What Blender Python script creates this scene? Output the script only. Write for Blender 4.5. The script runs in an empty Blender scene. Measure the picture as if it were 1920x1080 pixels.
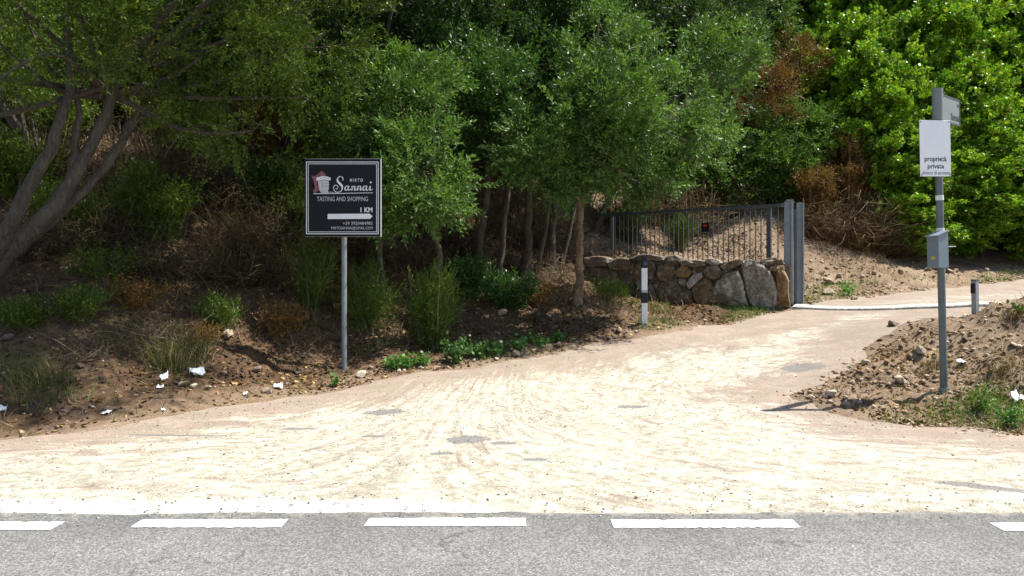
import bpy, bmesh, math, random
import numpy as np
from mathutils import Vector, Matrix

# ------------------------------------------------------------------ camera, sky, sun, exposure
SC = bpy.context.scene
COL = SC.collection
F, HZ, CH = 1500.0, 489.0, 1.6          # focal length in px of a 1920 px wide picture, horizon row, eye height
cam_d = bpy.data.cameras.new('camera'); cam = bpy.data.objects.new('camera', cam_d); COL.objects.link(cam)
cam.location = (0, 0, CH); cam.rotation_euler = (math.radians(90), 0, 0)
cam_d.sensor_width = 36; cam_d.lens = 36 * F / 1920; cam_d.shift_y = -(540 - HZ) / 1920
cam_d.clip_start = 0.05; cam_d.clip_end = 800
SC.camera = cam
SUN_AZ, SUN_EL = 81.0, 60.0               # azimuth from +Y towards +X, elevation
world = bpy.data.worlds.new('World'); SC.world = world; world.use_nodes = True
wn = world.node_tree; bg = wn.nodes['Background']
sky = wn.nodes.new('ShaderNodeTexSky'); sky.sky_type = 'NISHITA'; sky.sun_disc = False
sky.sun_elevation = math.radians(SUN_EL); sky.sun_rotation = math.radians(SUN_AZ)
wn.links.new(sky.outputs[0], bg.inputs[0]); bg.inputs[1].default_value = 0.09
sd = bpy.data.lights.new('sun', 'SUN'); sd.energy = 4.8; sd.angle = math.radians(0.53); sd.color = (1, .955, .88)
sun = bpy.data.objects.new('sun', sd); COL.objects.link(sun)
a, e = math.radians(SUN_AZ), math.radians(SUN_EL)
sdir = Vector((math.sin(a) * math.cos(e), math.cos(a) * math.cos(e), math.sin(e)))
sun.rotation_euler = sdir.to_track_quat('Z', 'Y').to_euler(); sun.location = sdir * 40
SC.view_settings.view_transform = 'Standard'; SC.view_settings.look = 'None'
SC.view_settings.exposure = 1.06; SC.view_settings.gamma = 1; SC.view_settings.use_curve_mapping = False

rng = np.random.default_rng(7); random.seed(7)

# ------------------------------------------------------------------ helpers
def P(px, py, Z):
    return np.array(((px - 960) / F * Z, Z, CH - (py - HZ) / F * Z))

def tag(o, label=None, cat=None, group=None, kind=None):
    for k, v in (('label', label), ('category', cat), ('group', group), ('kind', kind)):
        if v: o[k] = v
    return o

def mesh_np(name, V, Q, mat=None, smooth=False):
    """V (n,3); Q list of (m,k) int arrays"""
    V = np.asarray(V, np.float32)
    if isinstance(Q, np.ndarray): Q = [Q]
    Q = [np.asarray(q, np.int32) for q in Q if len(q)]
    me = bpy.data.meshes.new(name)
    me.vertices.add(len(V)); me.vertices.foreach_set('co', V.ravel())
    loops = np.concatenate([q.ravel() for q in Q]); tot = np.concatenate([np.full(len(q), q.shape[1], np.int32) for q in Q])
    st = np.concatenate(([0], np.cumsum(tot)[:-1])).astype(np.int32)
    me.loops.add(len(loops)); me.loops.foreach_set('vertex_index', loops)
    me.polygons.add(len(tot)); me.polygons.foreach_set('loop_start', st); me.polygons.foreach_set('loop_total', tot)
    if smooth: me.polygons.foreach_set('use_smooth', np.ones(len(tot), bool))
    me.update(calc_edges=True); me.validate()
    if smooth: me.set_sharp_from_angle(angle=math.radians(50))
    if mat: me.materials.append(mat)
    return me

def obj(name, me, parent=None, loc=None, rot=None, scale=None):
    o = bpy.data.objects.new(name, me); COL.objects.link(o)
    if parent: o.parent = parent
    if loc is not None: o.location = tuple(loc)
    if rot is not None: o.rotation_euler = rot
    if scale is not None: o.scale = scale if hasattr(scale, '__len__') else (scale,) * 3
    return o

def empty(name, loc=(0, 0, 0), rz=0):
    o = bpy.data.objects.new(name, None); COL.objects.link(o); o.location = tuple(loc); o.rotation_euler = (0, 0, rz)
    o.empty_display_size = .1
    return o

def bm_obj(name, bm, mat, parent=None, smooth=False, loc=None, bevel=0):
    if bevel:
        bmesh.ops.bevel(bm, geom=bm.edges[:], offset=bevel, segments=1, affect='EDGES')
    me = bpy.data.meshes.new(name); bm.to_mesh(me); bm.free(); me.materials.append(mat)
    if smooth:
        for p in me.polygons: p.use_smooth = True
    return obj(name, me, parent, loc)

def box_bm(cx, cy, cz, sx, sy, sz, bm=None, rz=0):
    bm = bm or bmesh.new()
    M = Matrix.Translation((cx, cy, cz)) @ Matrix.Rotation(rz, 4, 'Z') @ Matrix.Diagonal((sx, sy, sz, 1))
    bmesh.ops.create_cube(bm, size=1, matrix=M)
    return bm

def tube_np(pts, rad, n=8, wob=0.0):
    pts = np.asarray(pts, float); rad = np.asarray(rad, float)
    d = np.gradient(pts, axis=0); d /= np.linalg.norm(d, axis=1)[:, None] + 1e-9
    ref = np.array((.31, .87, .17)); V = []
    for i in range(len(pts)):
        u = np.cross(d[i], ref); u /= np.linalg.norm(u); v = np.cross(d[i], u)
        th = np.arange(n) / n * 2 * np.pi
        r = rad[i] * (1 + wob * rng.uniform(-1, 1, n))
        V.append(pts[i] + np.cos(th)[:, None] * u * r[:, None] + np.sin(th)[:, None] * v * r[:, None])
    V = np.concatenate(V); Q = []
    for i in range(len(pts) - 1):
        for k in range(n):
            k2 = (k + 1) % n
            Q.append((i * n + k, i * n + k2, (i + 1) * n + k2, (i + 1) * n + k))
    Q = np.array(Q)
    caps = np.array([list(range(n))[::-1], [(len(pts) - 1) * n + k for k in range(n)]])
    return V, [Q, caps]

def catmull(pts, k=6):
    p = np.asarray(pts, float); p = np.vstack((2 * p[0] - p[1], p, 2 * p[-1] - p[-2])); out = []
    for i in range(1, len(p) - 2):
        for t in np.arange(k) / k:
            a0, a1, a2, a3 = p[i - 1], p[i], p[i + 1], p[i + 2]
            out.append(.5 * (2 * a1 + (a2 - a0) * t + (2 * a0 - 5 * a1 + 4 * a2 - a3) * t * t + (3 * a1 - a0 - 3 * a2 + a3) * t ** 3))
    out.append(p[-2]); return np.array(out)

def join_np(parts):
    V, quads, tris, ng, off = [], [], [], [], 0
    for v, qs in parts:
        V.append(v)
        for q in (qs if isinstance(qs, list) else [qs]):
            ng.append(np.asarray(q) + off)
        off += len(v)
    by = {}
    for q in ng: by.setdefault(q.shape[1], []).append(q)
    return np.concatenate(V), [np.concatenate(x) for x in by.values()]

# value noise
_tab = rng.random((256, 256))
def vnoise(x, y):
    xi = np.floor(x).astype(int); yi = np.floor(y).astype(int); fx = x - xi; fy = y - yi
    fx = fx * fx * (3 - 2 * fx); fy = fy * fy * (3 - 2 * fy)
    g = lambda i, j: _tab[(xi + i) % 256, (yi + j) % 256]
    return (g(0, 0) * (1 - fx) + g(1, 0) * fx) * (1 - fy) + (g(0, 1) * (1 - fx) + g(1, 1) * fx) * fy
def fbm(x, y, f=1., o=4):
    s = 0; am = 1; t = 0
    for i in range(o):
        s = s + am * (vnoise(x * f + 17 * i, y * f + 31 * i) - .5); t += am; am *= .5; f *= 2.03
    return s / t * 2

# ------------------------------------------------------------------ materials
def nmat(name):
    m = bpy.data.materials.new(name); m.use_nodes = True
    nt = m.node_tree; b = nt.nodes['Principled BSDF']
    return m, nt, b
def N(nt, typ, **kw):
    n = nt.nodes.new('ShaderNode' + typ)
    for k, v in kw.items():
        if k.startswith('_'): setattr(n, k[1:], v)
        else: n.inputs[k.replace('__', ' ')].default_value = v
    return n
def noise(nt, scale, detail=5, rough=.6, vec=None, dist=0):
    n = N(nt, 'TexNoise', Scale=scale, Detail=detail, Roughness=rough, Distortion=dist)
    if vec is not None: nt.links.new(vec, n.inputs['Vector'])
    return n.outputs['Fac']
def ramp(nt, fac, stops, interp='LINEAR'):
    r = nt.nodes.new('ShaderNodeValToRGB'); r.color_ramp.interpolation = interp
    el = r.color_ramp.elements
    while len(el) > 1: el.remove(el[-1])
    for i, (p, c) in enumerate(stops):
        x = el[0] if i == 0 else el.new(p)
        x.position = p; x.color = (*c, 1) if len(c) == 3 else c
    nt.links.new(fac, r.inputs[0]); return r.outputs[0]
def mix(nt, fac, a, b, mode='MIX'):
    m = nt.nodes.new('ShaderNodeMix'); m.data_type = 'RGBA'; m.blend_type = mode
    for s, v in ((m.inputs[0], fac), (m.inputs[6], a), (m.inputs[7], b)):
        if isinstance(v, (int, float)): s.default_value = v
        elif isinstance(v, tuple): s.default_value = (*v, 1)
        else: nt.links.new(v, s)
    return m.outputs[2]
def math_(nt, op, a, b=0.0, clamp=False):
    m = nt.nodes.new('ShaderNodeMath'); m.operation = op; m.use_clamp = clamp
    for i, v in enumerate((a, b)):
        if isinstance(v, (int, float)): m.inputs[i].default_value = v
        else: nt.links.new(v, m.inputs[i])
    return m.outputs[0]
def pos(nt): return N(nt, 'TexCoord').outputs['Object']
def wpos(nt): return N(nt, 'NewGeometry').outputs['Position']
def bump(nt, b, h, strength=.4, dist=.02):
    n = N(nt, 'Bump', Strength=strength, Distance=dist); nt.links.new(h, n.inputs['Height']); nt.links.new(n.outputs[0], b.inputs['Normal'])
def setc(nt, b, c):
    if isinstance(c, tuple): b.inputs['Base Color'].default_value = (*c, 1)
    else: nt.links.new(c, b.inputs['Base Color'])

def m_leaf(name, stops, rough=.45, trans=.3, dead=None, var=.35):
    m, nt, b = nmat(name)
    isl = N(nt, 'NewGeometry').outputs['Random Per Island']
    c = ramp(nt, isl, stops)
    big = noise(nt, 1.3, 3, .6, wpos(nt))
    v = ramp(nt, big, [(.3, (1 - var,) * 3), (.7, (1 + var, 1 + var, 1))])
    c = mix(nt, 1.0, c, v, 'MULTIPLY')
    setc(nt, b, c); b.inputs['Roughness'].default_value = rough
    b.inputs['Specular IOR Level'].default_value = .28
    t = N(nt, 'BsdfTranslucent'); tc = mix(nt, 1.0, c, (1.15, 1.2, .55), 'MULTIPLY'); nt.links.new(tc, t.inputs[0])
    ms = N(nt, 'MixShader', Fac=trans); nt.links.new(b.outputs[0], ms.inputs[1]); nt.links.new(t.outputs[0], ms.inputs[2])
    nt.links.new(ms.outputs[0], nt.nodes['Material Output'].inputs[0])
    return m
M = {}
M['olive'] = m_leaf('olive_leaf', [(0, (.024, .065, .014)), (.5, (.045, .108, .023)), (.85, (.075, .15, .04)), (1, (.15, .21, .10))], .38)
M['olive_light'] = m_leaf('olive_leaf_light', [(0, (.042, .098, .018)), (.5, (.082, .165, .034)), (.85, (.13, .22, .06)), (1, (.21, .28, .12))], .46)
M['dark_olive'] = m_leaf('dark_olive_leaf', [(0, (.04, .082, .012)), (.6, (.095, .155, .024)), (1, (.19, .23, .05))], .42, .4)
M['shaded_holm'] = m_leaf('shaded_holm_leaf', [(0, (.014, .036, .008)), (.6, (.030, .068, .014)), (1, (.075, .115, .04))], .45)  # dark green deepened to paint shade into the gaps between crowns
M['lentisk'] = m_leaf('lentisk_leaf', [(0, (.065, .17, .012)), (.5, (.15, .30, .022)), (.85, (.28, .40, .034)), (.97, (.2, .24, .04)), (1, (.22, .09, .03))], .4, .32)
M['broom'] = m_leaf('broom_leaf', [(0, (.04, .08, .015)), (.6, (.075, .13, .02)), (1, (.15, .19, .04))], .5)
M['grass'] = m_leaf('grass_blade', [(0, (.05, .11, .02)), (.6, (.10, .18, .035)), (1, (.22, .25, .08))], .5)
M['tuft'] = m_leaf('tuft_blade', [(0, (.03, .065, .012)), (.6, (.06, .11, .022)), (1, (.15, .16, .055))], .55)
M['herb'] = m_leaf('herb_leaf', [(0, (.05, .14, .035)), (.6, (.09, .21, .05)), (1, (.16, .28, .10))], .5)
M['dry'] = m_leaf('dry_grass', [(0, (.10, .065, .035)), (.5, (.19, .135, .075)), (1, (.38, .29, .18))], .7, .15)
M['rust'] = m_leaf('rust_leaf', [(0, (.10, .045, .015)), (.5, (.17, .085, .025)), (.85, (.22, .13, .035)), (1, (.12, .14, .03))], .6, .2)
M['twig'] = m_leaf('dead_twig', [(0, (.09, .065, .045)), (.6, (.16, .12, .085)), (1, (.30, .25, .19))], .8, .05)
M['shaded_twig'] = m_leaf('shaded_dead_twig', [(0, (.03, .02, .012)), (.6, (.07, .048, .03)), (1, (.18, .135, .085))], .8, .05)  # dead twig colour darkened to paint in the undergrowth shade
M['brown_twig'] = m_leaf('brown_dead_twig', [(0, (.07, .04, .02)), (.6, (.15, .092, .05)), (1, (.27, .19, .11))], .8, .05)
M['litter'] = m_leaf('leaf_litter', [(0, (.05, .025, .011)), (.5, (.13, .068, .028)), (.85, (.25, .15, .065)), (1, (.42, .31, .17))], .8, .1)

def m_bark():
    m, nt, b = nmat('bark'); p = pos(nt)
    mp = N(nt, 'Mapping', Scale=(6, 6, 1.5)); nt.links.new(p, mp.inputs[0])
    n1 = noise(nt, 6, 7, .7, mp.outputs[0]); n2 = noise(nt, 2.2, 3, .5, p)
    c = ramp(nt, n1, [(.3, (.03, .022, .016)), (.55, (.085, .066, .05)), (.75, (.17, .14, .11))])
    c = mix(nt, ramp(nt, n2, [(.5, (0, 0, 0)), (.7, (.4, .4, .4))]), c, (.14, .14, .10))
    setc(nt, b, c); b.inputs['Roughness'].default_value = .9; bump(nt, b, n1, .8, .03); return m
M['bark'] = m_bark()

def m_dirt():
    m, nt, b = nmat('red_brown_dirt'); p = wpos(nt)
    n1 = noise(nt, 1.1, 6, .65, p); n2 = noise(nt, 9, 6, .7, p); n3 = noise(nt, 60, 4, .7, p)
    c = ramp(nt, n1, [(.3, (.14, .085, .048)), (.5, (.215, .142, .085)), (.7, (.30, .22, .145))])
    c = mix(nt, ramp(nt, n2, [(.4, (0, 0, 0)), (.72, (.75, .75, .75))]), c, (.34, .265, .185))
    c = mix(nt, 1.0, c, ramp(nt, n3, [(.3, (.6, .58, .55)), (.6, (1.1, 1.08, 1.05))]), 'MULTIPLY')
    # humus with tree shade painted in, under the wooded slope and by the wall, paler dug earth on the mound at the right
    at = N(nt, 'Attribute', _attribute_name='humus_shade').outputs['Fac']
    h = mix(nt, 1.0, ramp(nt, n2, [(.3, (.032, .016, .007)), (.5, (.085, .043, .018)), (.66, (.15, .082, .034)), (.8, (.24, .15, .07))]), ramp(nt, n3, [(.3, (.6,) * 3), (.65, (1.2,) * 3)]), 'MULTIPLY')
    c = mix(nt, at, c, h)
    setc(nt, b, c); b.inputs['Roughness'].default_value = .95
    hh = math_(nt, 'ADD', n2, math_(nt, 'MULTIPLY', n3, .5)); bump(nt, b, hh, .9, .05); return m
M['dirt'] = m_dirt()

PATCH = []   # bare asphalt showing through the gravel: x, y, rx, ry, rotation
def m_gravel():
    m, nt, b = nmat('pale_gravel'); p = wpos(nt)
    uv = N(nt, 'Attribute', _attribute_name='streak').outputs['Vector']
    n_big = noise(nt, .55, 4, .6, p); n_mid = noise(nt, 3.2, 5, .65, p)
    mp = N(nt, 'Mapping', Scale=(1.3, 3.6, 1)); nt.links.new(uv, mp.inputs[0])
    n_st = noise(nt, 1.5, 6, .66, mp.outputs[0], .9)
    n_fine = noise(nt, 70, 3, .75, p); n_sp = noise(nt, 26, 3, .6, p)
    base = ramp(nt, n_mid, [(.3, (.37, .357, .278)), (.55, (.48, .467, .385)), (.8, (.57, .557, .48))])
    pink = ramp(nt, n_mid, [(.3, (.24, .165, .125)), (.7, (.34, .25, .20))])
    ed = N(nt, 'Attribute', _attribute_name='edge').outputs['Fac']
    s = math_(nt, 'ADD', math_(nt, 'MULTIPLY', n_st, 1.0), math_(nt, 'MULTIPLY', n_big, .55))
    s = math_(nt, 'ADD', s, math_(nt, 'MULTIPLY', ed, .42))
    k = ramp(nt, s, [(.82, (0, 0, 0)), (1.04, (.9, .9, .9))])
    c = mix(nt, k, base, pink)
    mott = math_(nt, 'ADD', math_(nt, 'MULTIPLY', noise(nt, 11, 8, .75, p), .6), math_(nt, 'MULTIPLY', noise(nt, 1.6, 7, .72, mp.outputs[0], 1.0), .4))
    c = mix(nt, ramp(nt, mott, [(.455, (0, 0, 0)), (.57, (.85, .85, .85))]), c, (.25, .215, .155))
    spk = math_(nt, 'MULTIPLY', ramp(nt, noise(nt, 48, 2, .5, p), [(.57, (0,) * 3), (.64, (1,) * 3)]), ramp(nt, noise(nt, 1.7, 5, .7, mp.outputs[0], .3), [(.42, (.1,) * 3), (.62, (.9,) * 3)]))
    c = mix(nt, spk, c, (.15, .12, .10))
    lip = ramp(nt, math_(nt, 'ADD', N(nt, 'Attribute', _attribute_name='lip').outputs['Fac'], math_(nt, 'MULTIPLY', math_(nt, 'SUBTRACT', n_mid, .5), .6)), [(.35, (0,) * 3), (.6, (.8,) * 3)])
    c = mix(nt, lip, c, (.60, .585, .53))
    # compacted dark streaks
    d = ramp(nt, n_st, [(.57, (0, 0, 0)), (.68, (.8, .8, .8))])
    c = mix(nt, math_(nt, 'MULTIPLY', d, ramp(nt, n_sp, [(.4, (0,) * 3), (.6, (1,) * 3)])), c, (.17, .135, .115))
    c = mix(nt, 1.0, c, ramp(nt, n_fine, [(.30, (.45, .42, .38)), (.46, (.95,) * 3), (.72, (1.12,) * 3)]), 'MULTIPLY')
    sepn = N(nt, 'SeparateXYZ'); nt.links.new(p, sepn.inputs[0])
    wob = math_(nt, 'MULTIPLY', math_(nt, 'SUBTRACT', noise(nt, 13, 6, .7, p), .5), 3.6)
    tot = None
    for (x, y, rx, ry, ro) in PATCH:
        dx = math_(nt, 'SUBTRACT', sepn.outputs[0], x); dy = math_(nt, 'SUBTRACT', sepn.outputs[1], y)
        cs, sn = math.cos(ro), math.sin(ro)
        u = math_(nt, 'DIVIDE', math_(nt, 'ADD', math_(nt, 'MULTIPLY', dx, cs), math_(nt, 'MULTIPLY', dy, sn)), rx)
        v = math_(nt, 'DIVIDE', math_(nt, 'SUBTRACT', math_(nt, 'MULTIPLY', dy, cs), math_(nt, 'MULTIPLY', dx, sn)), ry)
        q = math_(nt, 'ADD', math_(nt, 'MULTIPLY', u, u), math_(nt, 'MULTIPLY', v, v))
        q = math_(nt, 'ADD', q, wob)
        f = math_(nt, 'LESS_THAN', q, 1.0)
        tot = f if tot is None else math_(nt, 'MAXIMUM', tot, f)
    asp = ramp(nt, n_fine, [(.35, (.09, .085, .08)), (.65, (.21, .20, .185))])
    c = mix(nt, math_(nt, 'MULTIPLY', tot, .9), c, asp)
    setc(nt, b, c); b.inputs['Roughness'].default_value = .95
    bump(nt, b, math_(nt, 'ADD', n_fine, n_st), .5, .012); return m

def m_asphalt():
    m, nt, b = nmat('worn_grey_asphalt'); p = wpos(nt)
    v = N(nt, 'TexVoronoi', Scale=95.); nt.links.new(p, v.inputs['Vector'])
    n1 = noise(nt, .8, 4, .6, p); n2 = noise(nt, 120, 3, .7, p); n3 = noise(nt, 8, 4, .6, p)
    c = ramp(nt, n2, [(.3, (.07, .07, .068)), (.5, (.165, .163, .158)), (.7, (.33, .325, .31))])
    cell = ramp(nt, v.outputs['Color'], [(.2, (.6,) * 3), (.9, (1.25,) * 3)])
    c = mix(nt, 1.0, c, cell, 'MULTIPLY')
    c = mix(nt, 1.0, c, ramp(nt, n1, [(.3, (.85,) * 3), (.7, (1.12, 1.11, 1.1))]), 'MULTIPLY')
    c = mix(nt, 1.0, c, ramp(nt, n3, [(.3, (.9,) * 3), (.7, (1.08,) * 3)]), 'MULTIPLY')
    sx = N(nt, 'SeparateXYZ'); nt.links.new(p, sx.inputs[0]); yy = sx.outputs[1]
    band = math_(nt, 'MULTIPLY', math_(nt, 'ADD', math_(nt, 'SINE', math_(nt, 'MULTIPLY', yy, 3.4)), 0.0), .5)      # wheel paths along the lane
    c = mix(nt, 1.0, c, ramp(nt, math_(nt, 'ADD', math_(nt, 'MULTIPLY', band, .5), noise(nt, 1.4, 5, .6, p)), [(.2, (.86,) * 3), (.8, (1.1,) * 3)]), 'MULTIPLY')
    w2 = N(nt, 'TexVoronoi', Scale=.55, _feature='DISTANCE_TO_EDGE'); wv = N(nt, 'VectorMath', _operation='ADD'); nz_ = N(nt, 'TexNoise', Scale=3., Detail=5.); nt.links.new(p, nz_.inputs['Vector']); nt.links.new(p, wv.inputs[0]); nt.links.new(nz_.outputs['Color'], wv.inputs[1]); nt.links.new(wv.outputs[0], w2.inputs['Vector'])
    crk = math_(nt, 'MULTIPLY', math_(nt, 'LESS_THAN', w2.outputs['Distance'], .006), math_(nt, 'GREATER_THAN', n1, .52))
    c = mix(nt, math_(nt, 'MULTIPLY', crk, .6), c, (.05, .05, .048))
    sand = math_(nt, 'ADD', math_(nt, 'MULTIPLY', math_(nt, 'SUBTRACT', yy, 4.80), 1.5), math_(nt, 'MULTIPLY', math_(nt, 'SUBTRACT', noise(nt, 5, 6, .75, p), .5), 1.6))
    c = mix(nt, ramp(nt, sand, [(.25, (0,) * 3), (.75, (.75,) * 3)]), c, (.42, .39, .32))
    setc(nt, b, c); b.inputs['Roughness'].default_value = .85
    bump(nt, b, n2, .6, .006); return m
M['asphalt'] = m_asphalt()

def m_paint(name, col, wear=(.22, .22, .21), amt=.5):
    m, nt, b = nmat(name); p = wpos(nt)
    n1 = noise(nt, 45, 5, .7, p); n2 = noise(nt, 4, 3, .6, p)
    k = ramp(nt, math_(nt, 'ADD', n1, math_(nt, 'MULTIPLY', n2, .5)), [(.86, (0, 0, 0)), (1.0, (amt,) * 3)])
    setc(nt, b, mix(nt, k, col, wear)); b.inputs['Roughness'].default_value = .7; return m
M['road_paint'] = m_paint('white_road_paint', (.78, .78, .76))

def m_metal(name, col, rough=.45, metal=.0, var=.18, scale=9):
    m, nt, b = nmat(name); p = pos(nt)
    n1 = noise(nt, scale, 5, .65, p); n2 = noise(nt, scale * 9, 3, .6, p)
    lo = tuple(x * (1 - var) for x in col); hi = tuple(min(1, x * (1 + var)) for x in col)
    c = ramp(nt, math_(nt, 'ADD', math_(nt, 'MULTIPLY', n1, .7), math_(nt, 'MULTIPLY', n2, .3)), [(.35, lo), (.65, hi)])
    setc(nt, b, c); b.inputs['Metallic'].default_value = metal; b.inputs['Roughness'].default_value = rough
    bump(nt, b, n2, .08, .003); return m
M['galv'] = m_metal('galvanised_steel', (.20, .225, .24), .5, .35)
M['galv_light'] = m_metal('pale_galvanised_steel', (.28, .31, .33), .5, .3)
M['pole'] = m_metal('weathered_grey_pole', (.125, .15, .152), .55, .25)
M['dark_steel'] = m_metal('dark_painted_steel', (.075, .085, .10), .5, .2)
M['sign_grey'] = m_metal('grey_sign_sheet', (.19, .215, .205), .55, .1, .06)
M['sign_black'] = m_metal('black_sign_sheet', (.009, .0105, .015), .6, 0, .12, 3)
M['sign_black'].node_tree.nodes['Principled BSDF'].inputs['Specular IOR Level'].default_value = .2
M['sign_edge'] = m_metal('bare_aluminium_edge', (.60, .62, .64), .4, .3)
M['print_white'] = m_metal('white_print', (.74, .74, .76), .5, 0, .03)
M['print_grey'] = m_metal('pale_grey_print', (.50, .50, .52), .5, 0, .03)
M['print_red'] = m_metal('dull_red_print', (.22, .075, .085), .5, 0, .05)
M['print_dark'] = m_metal('dark_print', (.03, .03, .035), .6, 0, .05)
M['print_mid'] = m_metal('faded_dark_print', (.15, .15, .16), .6, 0, .05)
M['bright_red'] = m_metal('bright_red_print', (.50, .03, .03), .5, 0, .05)
M['white_plastic'] = m_metal('white_plastic_sheet', (.9, .9, .9), .5, 0, .02)
M['post_white'] = m_metal('white_plastic_post', (.66, .68, .70), .5, 0, .08)
M['post_black'] = m_metal('black_plastic', (.008, .009, .011), .75, 0, .1)
M['reflector'] = m_metal('blue_reflector', (.03, .06, .16), .2, 0, .1)
M['mailbox'] = m_metal('grey_blue_enamel', (.20, .24, .275), .4, .1, .06)
M['yellow'] = m_metal('yellow_tag', (.50, .38, .10), .5, 0, .1)
M['tape'] = m_metal('white_tape', (.72, .72, .69), .6, 0, .1, 30)
M['paper'] = m_metal('white_paper', (.80, .83, .84), .8, 0, .05, 20)

def m_rock(name, stops, lichen=0.0):
    m, nt, b = nmat(name); p = pos(nt)
    oi = N(nt, 'ObjectInfo').outputs['Random']
    mp = N(nt, 'Mapping'); nt.links.new(p, mp.inputs[0])
    cx = N(nt, 'CombineXYZ'); nt.links.new(math_(nt, 'MULTIPLY', oi, 40), cx.inputs[0]); nt.links.new(cx.outputs[0], mp.inputs['Location'])
    n1 = noise(nt, 3.5, 7, .68, mp.outputs[0]); n2 = noise(nt, 22, 5, .7, mp.outputs[0]); n3 = noise(nt, 6, 4, .6, mp.outputs[0], .6)
    c = ramp(nt, n1, stops)
    c = mix(nt, 1.0, c, ramp(nt, n2, [(.33, (.42, .40, .38)), (.62, (1.3,) * 3)]), 'MULTIPLY')
    c = mix(nt, 1.0, c, ramp(nt, oi, [(0, (.75, .72, .7)), (.5, (1, .95, .88)), (1, (1.2, 1.18, 1.15))]), 'MULTIPLY')
    if lichen:
        k = ramp(nt, n3, [(.52, (0, 0, 0)), (.6, (lichen,) * 3)])
        c = mix(nt, k, c, (.46, .45, .38))
        k2 = ramp(nt, noise(nt, 4.1, 5, .6, mp.outputs[0], .4), [(.60, (0, 0, 0)), (.68, (lichen,) * 3)])
        c = mix(nt, k2, c, (.27, .13, .05))
    setc(nt, b, c); b.inputs['Roughness'].default_value = .9
    bump(nt, b, math_(nt, 'ADD', n1, math_(nt, 'MULTIPLY', n2, .6)), .7, .05); return m
M['stone_brown'] = m_rock('brown_granite', [(.3, (.075, .052, .034)), (.5, (.16, .115, .072)), (.7, (.27, .21, .145))], .3)
M['stone_ochre'] = m_rock('ochre_granite', [(.3, (.10, .058, .026)), (.5, (.20, .125, .058)), (.7, (.30, .215, .12))], .15)
M['stone_grey'] = m_rock('grey_granite', [(.3, (.10, .09, .078)), (.5, (.24, .22, .19)), (.7, (.37, .35, .315))], .25)
M['stone_lichen'] = m_rock('lichened_granite', [(.3, (.12, .10, .07)), (.5, (.28, .26, .19)), (.7, (.44, .43, .35))], .8)
M['stone_dark'] = m_rock('dark_granite', [(.3, (.07, .055, .042)), (.5, (.14, .11, .085)), (.7, (.22, .18, .14))], .2)
M['rock'] = m_rock('field_stone', [(.3, (.26, .20, .145)), (.5, (.40, .325, .245)), (.7, (.52, .45, .36))], .0)
M['rock_pale'] = m_rock('pale_field_stone', [(.3, (.44, .38, .30)), (.5, (.55, .50, .42)), (.7, (.64, .60, .52))], .0)
M['rock_dark'] = m_rock('dark_field_stone', [(.3, (.14, .10, .075)), (.5, (.22, .165, .125)), (.7, (.32, .26, .20))], .0)
M['concrete'] = m_rock('pale_concrete', [(.3, (.52, .50, .46)), (.5, (.62, .60, .56)), (.7, (.68, .66, .62))], 0)

# ------------------------------------------------------------------ terrain heights
DRIVE_L = [(0, 828, 7.08), (150, 808, 7.52), (300, 783, 8.16), (400, 769, 8.57), (500, 756, 8.95), (600, 742, 9.45), (640, 734, 9.7), (720, 714, 10.2), (800, 697, 10.6), (960, 675, 11.2),
           (1100, 650, 12.0), (1240, 626, 12.5), (1300, 613, 13.0), (1400, 599, 13.8), (1480, 583, 14.6)]
DRIVE_F = [(1512, 574, 15.3), (1620, 560, 16.0), (1750, 543, 17.0), (1920, 525, 18.0), (2100, 512, 19.5), (2400, 500, 22.0)]
DRIVE_R = [(2400, 540, 16.0), (2200, 560, 14.2), (2000, 576, 13.0), (1840, 590, 12.5), (1720, 603, 12.0), (1640, 650, 11.3), (1590, 695, 10.2), (1475, 745, 9.3),
           (1560, 769, 8.55), (1700, 800, 7.7), (1780, 806, 7.55), (1920, 829, 7.06), (2300, 872, 6.26), (3000, 920, 5.57)]
ctrl = [P(*q) for q in DRIVE_L + DRIVE_F + DRIVE_R]
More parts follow.
